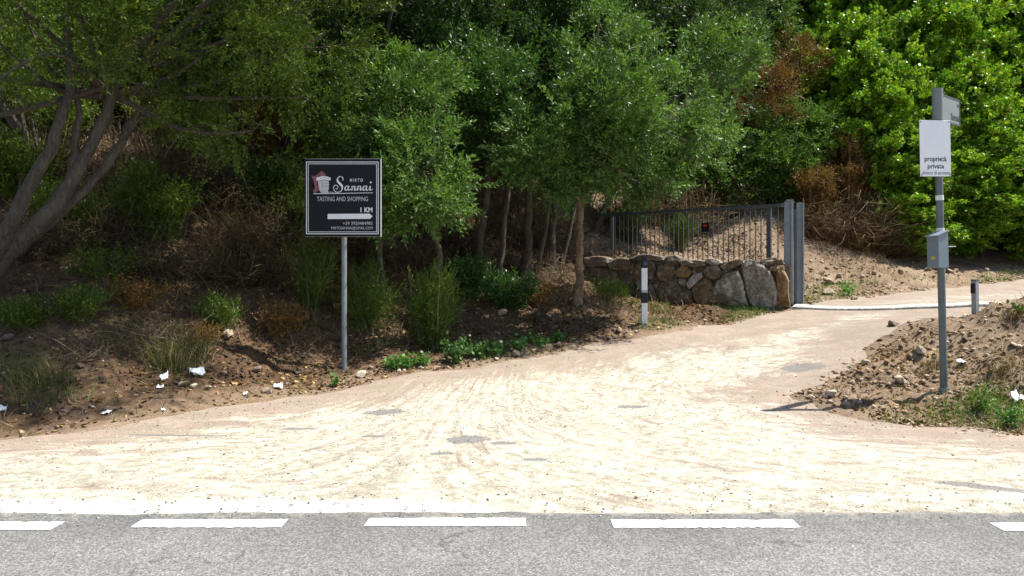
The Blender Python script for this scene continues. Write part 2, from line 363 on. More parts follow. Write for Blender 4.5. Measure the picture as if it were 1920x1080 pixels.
for q in [(960, 800, 7.7), (1300, 800, 7.7), (1300, 700, 10.8), (1500, 650, 12.0), (1600, 600, 13.3), (1100, 700, 10.9), (1490, 572, 15.0), (1830, 570, 13.1), (1700, 566, 14.6),
          (1770, 727, 8.8), (1850, 640, 9.9), (1900, 590, 10.8), (1960, 560, 11.4), (1920, 770, 7.9), (1840, 596, 11.9), (2100, 560, 10.5), (2100, 700, 8.2), (1690, 690, 9.9), (1640, 735, 9.0),
          # bank beyond the track
          (1500, 540, 16.8), (1540, 505, 18.0), (1700, 497, 19.6), (1900, 492, 20.8), (2200, 470, 23), (1560, 420, 22), (1750, 420, 23.5), (1950, 420, 24.5),
          # behind the gate
          (1430, 408, 19.6), (1380, 440, 19.0), (1400, 500, 18.0), (1300, 470, 18.6), (1250, 450, 19.2), (1200, 380, 21), (1330, 360, 22), (1480, 400, 20.5), (1350, 560, 15.6), (1250, 520, 16.8),
          # foot of the wall and delineator
          (1208, 606, 12.85), (1330, 596, 14.2), (1240, 596, 14.3), (1130, 570, 15.2), (1085, 530, 14.6), (1150, 478, 17.4), (1060, 480, 17),
          # middle verge and ditch
          (900, 662, 11.7), (850, 690, 10.95), (900, 648, 12.2), (900, 600, 12.9), (900, 540, 14.0), (900, 470, 15.5), (900, 400, 17.5), (1000, 610, 13.3), (1030, 560, 14.2), (1000, 400, 18),
          (643, 702, 10.5), (700, 650, 11.4), (700, 560, 12.5), (700, 460, 14.0), (700, 360, 16.0), (560, 700, 10.4), (560, 620, 11.2), (560, 540, 12.1), (560, 440, 13.6), (560, 330, 15.6),
          # left bank
          (0, 760, 8.1), (200, 740, 8.6), (400, 725, 9.4), (0, 690, 8.8), (200, 690, 9.2), (400, 670, 10.0), (0, 610, 9.5), (200, 610, 9.9), (400, 600, 10.7), (0, 540, 10.2), (200, 540, 10.6), (400, 540, 11.3),
          (0, 420, 11.8), (200, 410, 12.3), (400, 400, 13.2), (0, 300, 13.6), (200, 290, 14.2), (400, 280, 15.2),
          (-400, 740, 8.0), (-400, 560, 9.6), (-400, 380, 12), (-900, 600, 9), (-900, 400, 11.5)]:
    ctrl.append(P(*q))
extra = [(x, 5.0, 0) for x in np.linspace(-30, 30, 21)] + [(x, 6.2, 0) for x in np.linspace(-6, 5, 8)] + [(x, y, 0) for x in (-30, -15, 0, 15, 30) for y in (-14, -6, 0)]
extra += [(-20, 6.2, 0), (-12, 6.0, 0), (20, 6.0, .1), (30, 6, .1), (14, 8, .7), (20, 10, 1.1)]
# the wooded hillside
for x in (-40, -28, -18, -10, -4, 2, 8, 16, 26, 40):
    for y, z in ((22, 7.4), (28, 11.2), (40, 18), (60, 26)):
        zz = z - 4.2 * (1 / (1 + math.exp(-(x - 3) / 2.5))) * (1 if y < 30 else .6)
        extra.append((x, y, zz))
ctrl = np.array(ctrl + [np.array(q, float) for q in extra])
K = np.linalg.norm(ctrl[:, None, :2] - ctrl[None, :, :2], axis=2)
nC = len(ctrl)
A = np.zeros((nC + 1, nC + 1)); A[:nC, :nC] = K - .02 * np.eye(nC); A[:nC, nC] = 1; A[nC, :nC] = 1
sol = np.linalg.solve(A, np.append(ctrl[:, 2], 0))
def h_base(x, y):
    x = np.asarray(x, float); y = np.asarray(y, float); sh = x.shape
    q = np.stack((x.ravel(), y.ravel()), 1); out = np.empty(len(q))
    for i in range(0, len(q), 20000):
        d = np.linalg.norm(q[i:i + 20000, None] - ctrl[None, :, :2], axis=2)
        out[i:i + 20000] = d @ sol[:nC] + sol[nC]
    return out.reshape(sh)

poly = np.array([(-40, 5.0), (-30, 5.35), (-14, 5.75), (-8, 6.35)] + [tuple(P(*q)[:2]) for q in DRIVE_L + DRIVE_F + DRIVE_R] + [(20, 5.3), (40, 5.2), (40, 5.0)])
def sdf(x, y):
    x = np.asarray(x, float); y = np.asarray(y, float); best = np.full(x.shape, 1e9); ins = np.zeros(x.shape, bool)
    n = len(poly)
    for i in range(n):
        a0, b0 = poly[i], poly[(i + 1) % n]; e0 = b0 - a0
        wx, wy = x - a0[0], y - a0[1]
        t = np.clip((wx * e0[0] + wy * e0[1]) / (e0 @ e0), 0, 1)
        best = np.minimum(best, (wx - e0[0] * t) ** 2 + (wy - e0[1] * t) ** 2)
        c = ((a0[1] > y) != (b0[1] > y))
        with np.errstate(divide='ignore', invalid='ignore'):
            ins ^= c & (x < (b0[0] - a0[0]) * (y - a0[1]) / (b0[1] - a0[1] + 1e-12) + a0[0])
    d = np.sqrt(best)
    return np.where(ins, d, -d)
def sdf_n(x, y):
    s = sdf(x, y)
    mound = np.clip((np.asarray(x) - 2.5) / 1.0, 0, 1)
    return s + np.where(np.asarray(y) > 5.3, fbm(x, y, 1.1, 3) * (.16 + .18 * mound) + fbm(x, y, 5., 3) * (.05 + .08 * mound), 0)

def axis(lo, f0, f1, hi, step, grow=1.16):
    mid = np.arange(f0, f1 + 1e-6, step); up = []; s = step; v = mid[-1]
    while v < hi: s *= grow; v += s; up.append(v)
    dn = []; s = step; v = mid[0]
    while v > lo: s *= grow; v -= s; dn.append(v)
    return np.concatenate((dn[::-1], mid, up))
gx = axis(-60, -8.5, 10.5, 60, .085); gy = axis(-30, 4.9, 20.0, 75, .085)
GX, GY = np.meshgrid(gx, gy)
GS = sdf_n(GX, GY)
GZ = h_base(GX, GY)
off = np.clip(-GS / .5, 0, 1) * (GY > 4.9)
rough = .045 + .03 * (GX < 2) + .06 * np.clip((GY - 9.5) / 4, 0, 1) + .10 * ((GX > 3) & (GY > 7) & (GY < 13))
GZ = GZ + off * (fbm(GX, GY, 1.6, 5) * rough * 1.3 + fbm(GX, GY, 7., 3) * rough * .55) + (1 - off) * fbm(GX, GY, 1.2, 3) * .012 * (GY > 5.6)
GZ = GZ + off * .05 * np.clip(1 - np.abs(-GS - .35) / .35, 0, 1) * (GX < 3) * (GY > 8.5)      # low spoil ridge on the verge
GZ = np.where(GY < 5.0, 0, GZ)
def bil(Zg, x, y):
    x = np.asarray(x, float); y = np.asarray(y, float)
    i = np.clip(np.searchsorted(gx, x) - 1, 0, len(gx) - 2); j = np.clip(np.searchsorted(gy, y) - 1, 0, len(gy) - 2)
    u = (x - gx[i]) / (gx[i + 1] - gx[i]); v = (y - gy[j]) / (gy[j + 1] - gy[j])
    return (Zg[j, i] * (1 - u) + Zg[j, i + 1] * u) * (1 - v) + (Zg[j + 1, i] * (1 - u) + Zg[j + 1, i + 1] * u) * v
def H(x, y): return bil(GZ, x, y)
def G(px, py, z0=4.0):
    """where the line of sight through a pixel meets the ground"""
    Z = np.arange(z0, 45, .02); p = np.array([P(px, py, z) for z in Z])
    k = np.argmax(p[:, 2] <= H(p[:, 0], p[:, 1]))
    return np.array((p[k, 0], p[k, 1], H(p[k, 0], p[k, 1])))

def set_attr(me, name, arr, typ='FLOAT'):
    at = me.attributes.new(name, typ, 'POINT')
    at.data.foreach_set('vector' if typ == 'FLOAT_VECTOR' else 'value', np.asarray(arr, np.float32).ravel())

# ground sheet
ny, nx = GX.shape
idx = np.arange(nx * ny).reshape(ny, nx)
Qg = np.stack((idx[:-1, :-1], idx[:-1, 1:], idx[1:, 1:], idx[1:, :-1]), -1).reshape(-1, 4)
low = np.where(GS > .12, .07, 0) + np.where((GY < 5.15) & (GY > -6.3), .07, 0)
Vg = np.stack((GX, GY, GZ - low), -1).reshape(-1, 3)
me = mesh_np('ground', Vg, Qg, M['dirt'], True)
humus_shade = np.clip((-GS - .12) / .5, 0, 1) * np.maximum(np.clip((2.6 - GX) / 2., 0, 1) * (GY > 5), .9 * (GX < 4.9) * (GY > 12.0) * (GY < 17.2))  # woodland soil; the wall-foot term paints tree shade into its colour
humus_shade = np.maximum(humus_shade, np.clip((GY - 20.5) / 2, 0, 1) * .7)
humus_shade = np.clip(humus_shade + .25 * fbm(GX, GY, .8, 3) * (humus_shade > .02), 0, 1) * .95
set_attr(me, 'humus_shade', humus_shade)
tag(obj('ground', me), kind='structure')

# gravel drive: the same grid clipped at the drive's ragged outline
PATCH[:] = []
for (px, py, rx, ry, ro) in [(876, 828, .19, .17, 0), (940, 836, .12, .06, 0), (722, 771, .22, .14, .25), (1186, 763, .17, .09, .2), (1505, 693, .28, .22, .2), (830, 855, .10, .05, 0), (700, 818, .1, .05, 0),
                             (560, 800, .16, .05, .1), (330, 815, .5, .035, .05), (1000, 868, .12, .04, .1), (1850, 920, .35, .06, -.4)]:
    g = P(px, py, F * CH / (py - HZ)) if py > 740 else G(px, py)
    PATCH.append((g[0], g[1], rx, ry, ro))
M['gravel'] = m_gravel()
def clip_grid():
    verts = []; faces3 = []; faces4 = []; key = {}
    S = GS.copy(); S[GY < 5.02] = np.minimum(S[GY < 5.02], -.001)
    S = np.where(GY < 5.04, -(5.04 - GY) - .001 , S)
    Zs = GZ + .006 + .02 * np.clip(S / .35, 0, 1)
    def vid(kind, a, b):
        k = (a, b) if kind else (a, -1)
        if k in key: return key[k]
        if kind:
            j0, i0 = divmod(a, nx); j1, i1 = divmod(b, nx)
            s0, s1 = S[j0, i0], S[j1, i1]; t = s0 / (s0 - s1)
            v = ((1 - t) * GX[j0, i0] + t * GX[j1, i1], (1 - t) * GY[j0, i0] + t * GY[j1, i1], (1 - t) * Zs[j0, i0] + t * Zs[j1, i1])
        else:
            j0, i0 = divmod(a, nx); v = (GX[j0, i0], GY[j0, i0], Zs[j0, i0])
        key[k] = len(verts); verts.append(v); return key[k]
    pos_ = S > 0
    cnt = pos_[:-1, :-1].astype(int) + pos_[:-1, 1:] + pos_[1:, 1:] + pos_[1:, :-1]
    polys = []
    for j, i in zip(*np.nonzero(cnt)):
        if abs(gx[i]) > 42 or gy[j] > 40: continue
        c = [idx[j, i], idx[j, i + 1], idx[j + 1, i + 1], idx[j + 1, i]]
        out = []
        for k in range(4):
            a_, b_ = int(c[k]), int(c[(k + 1) % 4]); pa, pb = pos_.flat[a_], pos_.flat[b_]
            if pa: out.append(vid(0, a_, 0))
            if pa != pb: out.append(vid(1, min(a_, b_), max(a_, b_)))
        if len(out) >= 3: polys.append(out)
    V = np.array(verts); by = {}
    for p_ in polys: by.setdefault(len(p_), []).append(p_)
    return V, [np.array(x) for x in by.values()]
Vd, Qd = clip_grid()
me = mesh_np('gravel_drive', Vd, Qd, M['gravel'], True)
s_ = sdf(Vd[:, 0], Vd[:, 1])
edge = np.clip(1 - s_ / 1.3, 0, 1) * (Vd[:, 1] > 6.5) + np.clip((Vd[:, 1] - 11) / 3, 0, 1) * .35
set_attr(me, 'edge', np.clip(edge, 0, 1))
set_attr(me, 'lip', np.clip(1 - (Vd[:, 1] - 5.04) / .45, 0, 1) * np.clip((.6 - Vd[:, 0]) / 1.2, 0, 1))
cx, cy = 3.9, 9.6
r_ = np.hypot(Vd[:, 0] - cx, Vd[:, 1] - cy); th_ = np.arctan2(Vd[:, 1] - cy, -(Vd[:, 0] - cx))
wl = np.clip((.2 - Vd[:, 0]) / 2.5, 0, 1)          # wheel marks swing round the mound; along the lay-by they run with the road
st = np.stack((th_ * 2.5 * (1 - wl) + Vd[:, 0] * wl, r_ * (1 - wl) + (Vd[:, 1] + .24 * Vd[:, 0] * -1) * wl, np.zeros(len(Vd))), 1)
set_attr(me, 'streak', st, 'FLOAT_VECTOR')
tag(obj('gravel_drive', me), kind='structure')

# asphalt with a ragged edge
xs = np.arange(-45, 45.01, .05); ye = 5.045 + fbm(xs, xs * 0, 1.5, 4) * .035 + fbm(xs, xs * 0 + 9, 8., 3) * .02 - .0004 * xs ** 2
rows = [np.full_like(xs, -6.2), np.full_like(xs, 0.), np.full_like(xs, 4.), ye, ye + .02]
zz = [0, 0, 0, 0, -.03]
V = np.concatenate([np.stack((xs, r, np.full_like(xs, .012 + z)), 1) for r, z in zip(rows, zz)]); n = len(xs)
ii = np.arange(n - 1); Q = np.concatenate([np.stack((k * n + ii, k * n + ii + 1, (k + 1) * n + ii + 1, (k + 1) * n + ii), 1) for k in range(len(rows) - 1)])
tag(obj('asphalt_road', mesh_np('asphalt_road', V, Q, M['asphalt'])), kind='structure')
# edge-line dashes, worn ends
DASH = [(-4.9, -4.0, 4.765), (-3.62, -2.72, 4.785), (-2.27, -1.375, 4.83), (-.885, .085, 4.855), (.605, 1.715, 4.825), (2.89, 3.95, 4.765), (4.5, 5.5, 4.74)]
for (x0, x1, yc) in DASH:
    xs = np.linspace(x0, x1, 40); jit = lambda: rng.normal(0, .004, 40)
    lo_, hi_ = yc - .072 + jit(), yc + .072 + jit()
    V = np.concatenate((np.stack((xs, lo_, np.full(40, .016)), 1), np.stack((xs + rng.normal(0, .004, 40), hi_, np.full(40, .016)), 1)))
    ii = np.arange(39); Q = np.stack((ii, ii + 1, ii + 41, ii + 40), 1)
    tag(obj('road_marking', mesh_np('road_marking', V, Q, M['road_paint'])), kind='structure')
# concrete strip of the gate rail across the track
a0, b0 = P(1500, 577, 14.75), P(1850, 569, 12.95)
d0 = (b0 - a0)[:2]; L0 = np.linalg.norm(d0); d0 /= L0; n0 = np.array((-d0[1], d0[0]))
V = []; ts = np.linspace(-.1, L0 + 1.2, 40)
for s in (-.17, -.165, .165, .17):
    for t in ts:
        q = a0[:2] + d0 * t + n0 * (s + .012 * math.sin(t * 7)); z = H(q[0], q[1])
        V.append((*q, z + (.055 if abs(s) < .168 else -.05)))
n = 40; ii = np.arange(n - 1); Q = np.concatenate([np.stack((k * n + ii, k * n + ii + 1, (k + 1) * n + ii + 1, (k + 1) * n + ii), 1) for k in range(3)])
tag(obj('concrete_strip', mesh_np('concrete_strip', V, Q, M['concrete'])), kind='structure')

# ------------------------------------------------------------------ foliage machinery
def quad_leaf(base, ax, side, ln, wd):
    return np.array((base, base + ax * ln * .45 + side * wd, base + ax * ln, base + ax * ln * .45 - side * wd))
def unit(v): return v / (np.linalg.norm(v) + 1e-9)
def sprig(kind, seed):
    r = np.random.default_rng(seed); V = []
    if kind == 'olive': n, L, ll, lw, ang = 8, .22, .075, .0125, .8
    elif kind == 'lentisk': n, L, ll, lw, ang = 9, .12, .064, .021, 1.05
    elif kind == 'fine': n, L, ll, lw, ang = 9, .24, .058, .0095, .7
    elif kind == 'broom': n, L, ll, lw, ang = 8, .32, .065, .0055, .35
    elif kind == 'rust': n, L, ll, lw, ang = 8, .18, .05, .0095, .9
    for i in range(n):
        t = (i + r.random() * .6) / n; ph = i * 2.4 + r.random()
        ax = unit(np.array((math.cos(ph) * math.sin(ang), math.sin(ph) * math.sin(ang), math.cos(ang))) + r.normal(0, .18, 3))
        side = unit(np.cross(ax, r.normal(0, 1, 3)))
        s = r.uniform(.75, 1.2)
        V.append(quad_leaf(np.array((0, 0, L * t)) + np.array((math.sin(t * 3 + seed), math.cos(t * 2 + seed), 0)) * .012, ax, side, ll * s, lw * s))
    # stem
    w = .0022
    V.append(np.array(((-w, 0, 0), (w, 0, 0), (w * .5, 0, L), (-w * .5, 0, L))))
    V = np.concatenate(V); Q = np.arange(len(V)).reshape(-1, 4)
    return V, Q
SPR = {k: [sprig(k, s) for s in range(5)] for k in ('olive', 'lentisk', 'fine', 'broom', 'rust')}

def frames(ax):
    ax = ax / (np.linalg.norm(ax, axis=1)[:, None] + 1e-9)
    ref = rng.normal(0, 1, ax.shape); u = np.cross(ax, ref); u /= np.linalg.norm(u, axis=1)[:, None] + 1e-9
    return np.stack((u, np.cross(ax, u), ax), 2)
def place_sprigs(kind, p, ax, sc):
    R = frames(ax); which = rng.integers(0, 5, len(p)); Vs, Qs, o = [], [], 0
    for k in range(5):
        s = which == k; V, Q = SPR[kind][k]
        W = np.einsum('nij,vj->nvi', R[s], V) * sc[s][:, None, None] + p[s][:, None, :]
        Vs.append(W.reshape(-1, 3)); m_ = s.sum()
        Qs.append((Q[None] + (np.arange(m_) * len(V))[:, None, None]).reshape(-1, 4) + o); o += m_ * len(V)
    return np.concatenate(Vs), np.concatenate(Qs)

def rand_dir(n):
    v = rng.normal(0, 1, (n, 3)); return v / np.linalg.norm(v, axis=1)[:, None]
def crown_np(kind, lobes, rc=.27, per=24, cover=.10, droop=.0, up=.25, sc=1.0, flat=.85, spray=1.0):
    """lobes: (centre, (rx,ry,rz)); clumps of sprigs on an uneven shell of each lobe"""
    Ps, As = [], []
    for c, r in lobes:
        c = np.array(c); r = np.array(r)
        area = 4 * math.pi * (((r[0] * r[1]) ** 1.6 + (r[0] * r[2]) ** 1.6 + (r[1] * r[2]) ** 1.6) / 3) ** (1 / 1.6)
        n = max(4, int(area / cover)); d = rand_dir(n)
        rad = rng.uniform(.5, 1.0, n) ** .6 * (1 + .22 * np.sin(d[:, 0] * 5 + c[0]) * np.cos(d[:, 2] * 6 + c[2]) + rng.normal(0, .06, n))
        cc = c + d * r * rad[:, None]
        gap = np.sin(cc[:, 0] * 3.7 + 1.3 * np.sin(cc[:, 2] * 2.1)) + np.sin(cc[:, 2] * 4.3 + 1.7 * np.sin(cc[:, 1] * 2.7)) + np.sin(cc[:, 1] * 3.1 + cc[:, 0] * 1.9)
        kp = gap > rng.uniform(-1.3, .35, n); cc, d = cc[kp], d[kp]; n = len(cc)
        rcs = rc * rng.uniform(.6, 1.3, n)
        for k in range(n):
            m_ = max(5, int(per * rng.uniform(.6, 1.3))); dd = rand_dir(m_); dd = dd + d[k] * .4 + np.array((0, 0, .25))
            dd /= np.linalg.norm(dd, axis=1)[:, None]
            q = cc[k] + dd * rcs[k] * (rng.random(m_) ** .6)[:, None] * np.array((1, 1, flat))
            ax = dd * .8 + d[k] * .5 + rng.normal(0, .35, (m_, 3)); ax[:, 2] += up - droop
            Ps.append(q); As.append(ax)
    if spray:
        for c, r in lobes:
            r = np.array(r)
            for k in range(int(spray * 14 * (r.mean() + .2))):
                d0_ = unit(rand_dir(1)[0] + np.array((0, 0, .25))); s0 = np.array(c) + d0_ * r * .85; L_ = rng.uniform(.2, .5) * min(1.3, r.mean() + .4)
                tt = np.linspace(0, 1, 7)[:, None]; dd = unit(d0_ + rng.normal(0, .3, 3)); line = s0 + dd * L_ * tt + np.array((0, 0, 1)) * (.12 - .25 * droop) * L_ * tt ** 2
                Ps.append(line + rng.normal(0, .012, line.shape)); As.append(np.repeat(dd[None], 7, 0) + rng.normal(0, .3, (7, 3)))
    Ps = np.concatenate(Ps); As = np.concatenate(As)
    return place_sprigs(kind, Ps, As, sc * rng.uniform(.75, 1.2, len(Ps)))

def lobe_px(px, py, Z, rx, ry, dz=None):
    s = Z / F; return (P(px, py, Z), (rx * s, (dz if dz else (rx + ry) / 2 * s), ry * s))

TRI = 0
def limbs_to(lobes, start, n_each=2, r0=.05, sub=True):
    parts = []
    for c, r in lobes:
        for k in range(n_each):
            tgt = np.array(c) + rng.normal(0, .35, 3) * np.array(r); s = np.array(start) + rng.normal(0, .03, 3)
            mid = (s + tgt) / 2 + rng.normal(0, .16, 3) + np.array((0, 0, -.1))
            pts = catmull([s, mid, tgt], 5); rr = np.linspace(r0, .012, len(pts))
            parts.append(tube_np(pts, rr, 5, .1))
            if sub:
                for _ in range(4):
                    i = rng.integers(4, len(pts)); e_ = pts[i] + rng.normal(0, .5, 3) * np.array(r)
                    pp = catmull([pts[i], (pts[i] + e_) / 2 + rng.normal(0, .06, 3), e_], 4)
                    parts.append(tube_np(pp, np.linspace(.014, .004, len(pp)), 4))
    return parts
def tree(name, label, cat, lobes, trunks, kind, mat, group=None, limb_from=None, n_limb=1, base=None, **kw):
    """trunks: list of (points, r0, r1)"""
    global TRI
    base = np.array(trunks[0][0][0] if base is None else base)
    t = empty(name, base); tag(t, label, cat, group)
    parts = []
    for pts, r0, r1 in trunks:
        pp = catmull(np.array(pts) - base, 6); pp = pp + np.concatenate((np.zeros((1, 3)), rng.normal(0, .012, (len(pp) - 1, 3))))
        rr = np.linspace(r0, r1, len(pp)) * (1 + .35 * np.exp(-np.arange(len(pp)) * .7))
        parts.append(tube_np(pp, rr, 9, .09))
    V, Q = join_np(parts); obj('trunk', mesh_np('trunk', V, Q, M['bark'], True), t)
    if limb_from is not None and n_limb:
        lp = [(np.array(c) - base, r) for c, r in lobes]
        V, Q = join_np(limbs_to(lp, np.array(limb_from) - base, n_limb)); obj('branches', mesh_np('branches', V, Q, M['bark'], True), t)
    V, Q = crown_np(kind, [(np.array(c) - base, r) for c, r in lobes], **kw)
    TRI += 2 * len(Q)
    obj('crown', mesh_np('crown', V, Q, mat), t)
    return t
def copy_tree(o, loc, rz, sc, label=None, group=None):
    c = o.copy(); COL.objects.link(c); c.location = tuple(loc); c.rotation_euler = (0, 0, rz); c.scale = (sc if hasattr(sc, '__len__') else (sc,) * 3)
    if label: c['label'] = label
    if group: c['group'] = group
    for ch in list(o.children):
        k = ch.copy(); COL.objects.link(k); k.parent = c
    return c
def on(px, Z, sink=.08):
    x = (px - 960) / F * Z; return np.array((x, Z, H(x, Z) - sink))

# ------------------------------------------------------------------ trees along the verge
b = on(-70, 9.9)
tree('leaning_olive_tree', 'broad dark green tree whose grey trunks lean and fork over the shaded bank', 'tree',
     [lobe_px(*q) for q in [(60, 160, 8.8, 70, 55), (-60, 60, 9.5, 120, 110), (190, 60, 10, 150, 90), (360, 90, 10.2, 140, 100), (500, 70, 10.5, 130, 110), (600, 30, 11, 110, 90), (590, 170, 11.4, 85, 95),
      (430, 215, 10.6, 120, 65), (300, 190, 11, 80, 50), (230, -60, 10, 260, 90), (520, -70, 10.5, 230, 90), (500, 270, 11.6, 70, 45), (60, 40, 10.6, 130, 80), (-160, -160, 9.2, 200, 130), (120, -200, 9.3, 200, 130), (420, -220, 9.9, 210, 130), (660, -160, 11, 150, 130), (-330, 40, 9.4, 190, 150), (860, -420, 9.6, 190, 130), (560, -420, 9.0, 230, 140),  (-250, 250, 9.2, 120, 80)]],  # lobes above the frame are added to cast shade on the left verge
     [([b, P(20, 470, 10), P(90, 400, 10), P(140, 330, 10.1), P(190, 230, 10.2), P(240, 100, 10.3)], .15, .05),
      ([P(30, 462, 10), P(120, 390, 10.2), P(200, 310, 10.4), P(262, 205, 10.5), P(330, 120, 10.5)], .085, .03),
      ([P(-30, 520, 9.9), P(40, 380, 9.8), P(100, 260, 9.8), P(130, 150, 9.9), P(120, 20, 10)], .10, .04),
      ([P(135, 335, 10.1), P(145, 240, 10.1), P(150, 120, 10.1)], .06, .03),
      ([P(225, 260, 10.4), P(330, 170, 10.7), P(450, 130, 10.8)], .035, .02)],
     'fine', M['dark_olive'], limb_from=P(200, 170, 10.3), n_limb=1, base=b, rc=.26, per=30, cover=.22, droop=.15)
b = on(-10, 12.4)
tree('leaning_olive_tree', 'slim crooked tree half hidden behind the forked leaning trunks', 'tree',
     [lobe_px(*q) for q in [(-30, 130, 12.4, 90, 80), (60, 60, 12.8, 100, 80)]],
     [([b, P(20, 400, 12.4), P(50, 290, 12.4), P(30, 150, 12.4)], .07, .03), ([P(20, 400, 12.4), P(70, 330, 12.5), P(60, 220, 12.6)], .04, .02)], 'fine', M['dark_olive'], limb_from=P(45, 250, 12.4), rc=.3, per=24, cover=.2, droop=.1)

b = on(815, 12.6)
tree('wild_olive_tree', 'bushy light green wild olive with low drooping sprays just behind the black sign', 'tree',
     [lobe_px(*q) for q in [(700, 330, 11.6, 75, 70), (790, 330, 11.4, 75, 75), (760, 240, 11.8, 85, 75), (690, 240, 12.2, 60, 65), (830, 350, 11.5, 50, 55), (740, 385, 11.5, 60, 40), (720, 160, 12.4, 65, 55), (790, 170, 12.4, 60, 55)]],
     [([b, P(822, 480, 12.5), P(806, 420, 12.3), P(770, 320, 12.1), P(750, 220, 12.2)], .06, .025), ([P(716, 560, 12.4), P(712, 450, 12.3), P(725, 340, 12)], .05, .02)],
     'olive', M['olive_light'], limb_from=P(775, 340, 12), n_limb=2, rc=.21, per=32, cover=.12, droop=.1, base=b)
b = on(905, 14.4)
tree('wild_olive_tree', 'mid green wild olive with rounded top rising behind two lower crowns', 'tree',
     [lobe_px(*q) for q in [(895, 130, 13.6, 75, 60), (960, 170, 13.4, 70, 70), (880, 220, 13.4, 75, 60), (960, 255, 13.6, 60, 55), (850, 160, 14, 60, 60), (910, 300, 13.6, 50, 40), (1010, 110, 14.2, 50, 60)]],
     [([b, P(900, 450, 14.2), P(915, 350, 14), P(910, 220, 13.8)], .09, .03), ([P(930, 560, 14.2), P(945, 430, 14.2), P(960, 260, 13.9)], .07, .025)],
     'olive', M['olive'], limb_from=P(912, 280, 14), n_limb=2, rc=.22, per=32, cover=.14, base=b)
b = on(1083, 13.9)
tree('wild_olive_tree', 'silvery wild olive on a straight bare trunk beside the dry stone wall', 'tree',
     [lobe_px(*q) for q in [(1160, 130, 13, 85, 70), (1235, 215, 12.8, 90, 85), (1095, 230, 12.8, 85, 80), (1020, 290, 12.6, 65, 65), (1140, 300, 12.8, 90, 60), (1290, 285, 12.9, 55, 70), (1060, 335, 12.7, 60, 40), (1210, 330, 13, 70, 40), (1170, 200, 12.4, 70, 60), (1140, 65, 13.4, 50, 40), (1325, 205, 14.4, 60, 70), (1350, 110, 14.8, 65, 60)]],
     [([b, P(1086, 470, 13.8), P(1088, 380, 13.6), P(1110, 270, 13.3), P(1150, 160, 13.2)], .075, .03), ([P(1088, 385, 13.6), P(1060, 320, 13.2), P(1030, 270, 12.9)], .04, .02)],
     'olive', M['olive_light'], limb_from=P(1105, 280, 13.3), n_limb=2, rc=.21, per=32, cover=.13, droop=.05, base=b)
M['bark_warm'] = m_rock('warm_smooth_bark', [(.3, (.10, .065, .04)), (.5, (.20, .14, .09)), (.7, (.30, .22, .15))])
bpy.data.objects[[o.name for o in COL.objects if o.name.startswith('trunk')][-1]].data.materials[0] = M['bark_warm']
# bare dark trunks in the shade under these crowns, each with its own crown above
BT = [(985, 15.2, (1000, 60), 'dark slender tree in the deep shade, second trunk towards the gate from the black sign'), (1030, 16.0, (1060, 30), 'tall dark tree with paired stems in the shade behind the bare trunk'),
      (735, 14.6, (700, 60), 'tall dark green tree right behind the black sign'), (1110, 18.2, (1230, 40), 'dense dark tree standing behind the left end of the steel gate')]
for k, (px, Z, (tx, ty), lab) in enumerate(BT):
    b = on(px, Z)
    tree('evergreen_tree', lab, 'tree', [lobe_px(tx + dx, ty + dy, Z + dz, 85, 75) for dx, dy, dz in ((-70, 40, -.3), (60, 20, .2), (0, -60, 0), (10, 110, -.4), (-110, -40, .3), (110, -50, .4), (90, 110, .2))] + ([lobe_px(*q) for q in ((470, -110, 13.2, 140, 90), (640, -150, 13.0, 150, 100), (800, -190, 13.4, 130, 90), (560, -270, 12.6, 170, 90))] if k == 2 else []),  # tree behind the sign gets unseen high lobes, added to shade the left slope
         [([b, P(px + 6, 430, Z), P((px + tx) / 2, 300, Z), P(tx, ty, Z)], .10, .04), ([b + np.array((.18, .1, 0)), P(px + 40, 420, Z + .1), P(tx + 50, 200, Z + .2)], .06, .03)],
         'olive', M['shaded_holm'], limb_from=P(tx, ty + 90, Z), n_limb=1, rc=.26, per=30, cover=.21, base=b, sc=1.15)
b = on(1375, 22.5)
tree('wild_olive_tree', 'grey green olive with feathery upright sprays above the gate posts', 'tree',
     [lobe_px(*q) for q in [(1360, 110, 22, 70, 70), (1400, 275, 20.6, 60, 55), (1340, 315, 20.4, 60, 45), (1495, 255, 20.9, 48, 60), (1430, 325, 20.4, 60, 40), (1480, 320, 20.6, 45, 40), (1370, 350, 20.3, 60, 30), (1420, 40, 22.5, 60, 60), (1330, 200, 21.6, 55, 60)]],
     [([b, P(1375, 330, 22.3), P(1380, 200, 22)], .10, .04)], 'olive', M['olive_light'], limb_from=None, rc=.28, per=30, cover=.16, sc=1.3, base=b)

# ------------------------------------------------------------------ bright lentisk thicket on the far bank
def bush_lobes(R, hgt, n):
    out = []
    for k in range(n):
        th = k * 2.399 + rng.random(); rr = R * math.sqrt((k + .5) / n) * .9
        out.append(((rr * math.cos(th), rr * math.sin(th), hgt * (.55 + .3 * (1 - rr / R) + rng.uniform(-.1, .1))), (R * .35, R * .35, hgt * .26)))
    out += [((R * .6 * math.cos(t), R * .6 * math.sin(t), hgt * .28), (R * .36, R * .36, hgt * .22)) for t in np.arange(6) * 1.047]
    return out
def tall_lobes(R, hgt):
    out = []
    for lv, (zf, rf, n) in enumerate(((.14, 1.0, 7), (.34, 1.0, 7), (.55, .9, 6), (.74, .7, 5), (.9, .3, 3))):
        for k in range(n):
            th = k * 6.283 / n + lv * .6 + rng.normal(0, .2); rr = R * rf * .72
            out.append(((rr * math.cos(th), rr * math.sin(th), hgt * zf + rng.normal(0, .12)), (R * .34 * rng.uniform(.85, 1.2), R * .34 * rng.uniform(.85, 1.2), .52 * rng.uniform(.85, 1.15))))
    return out
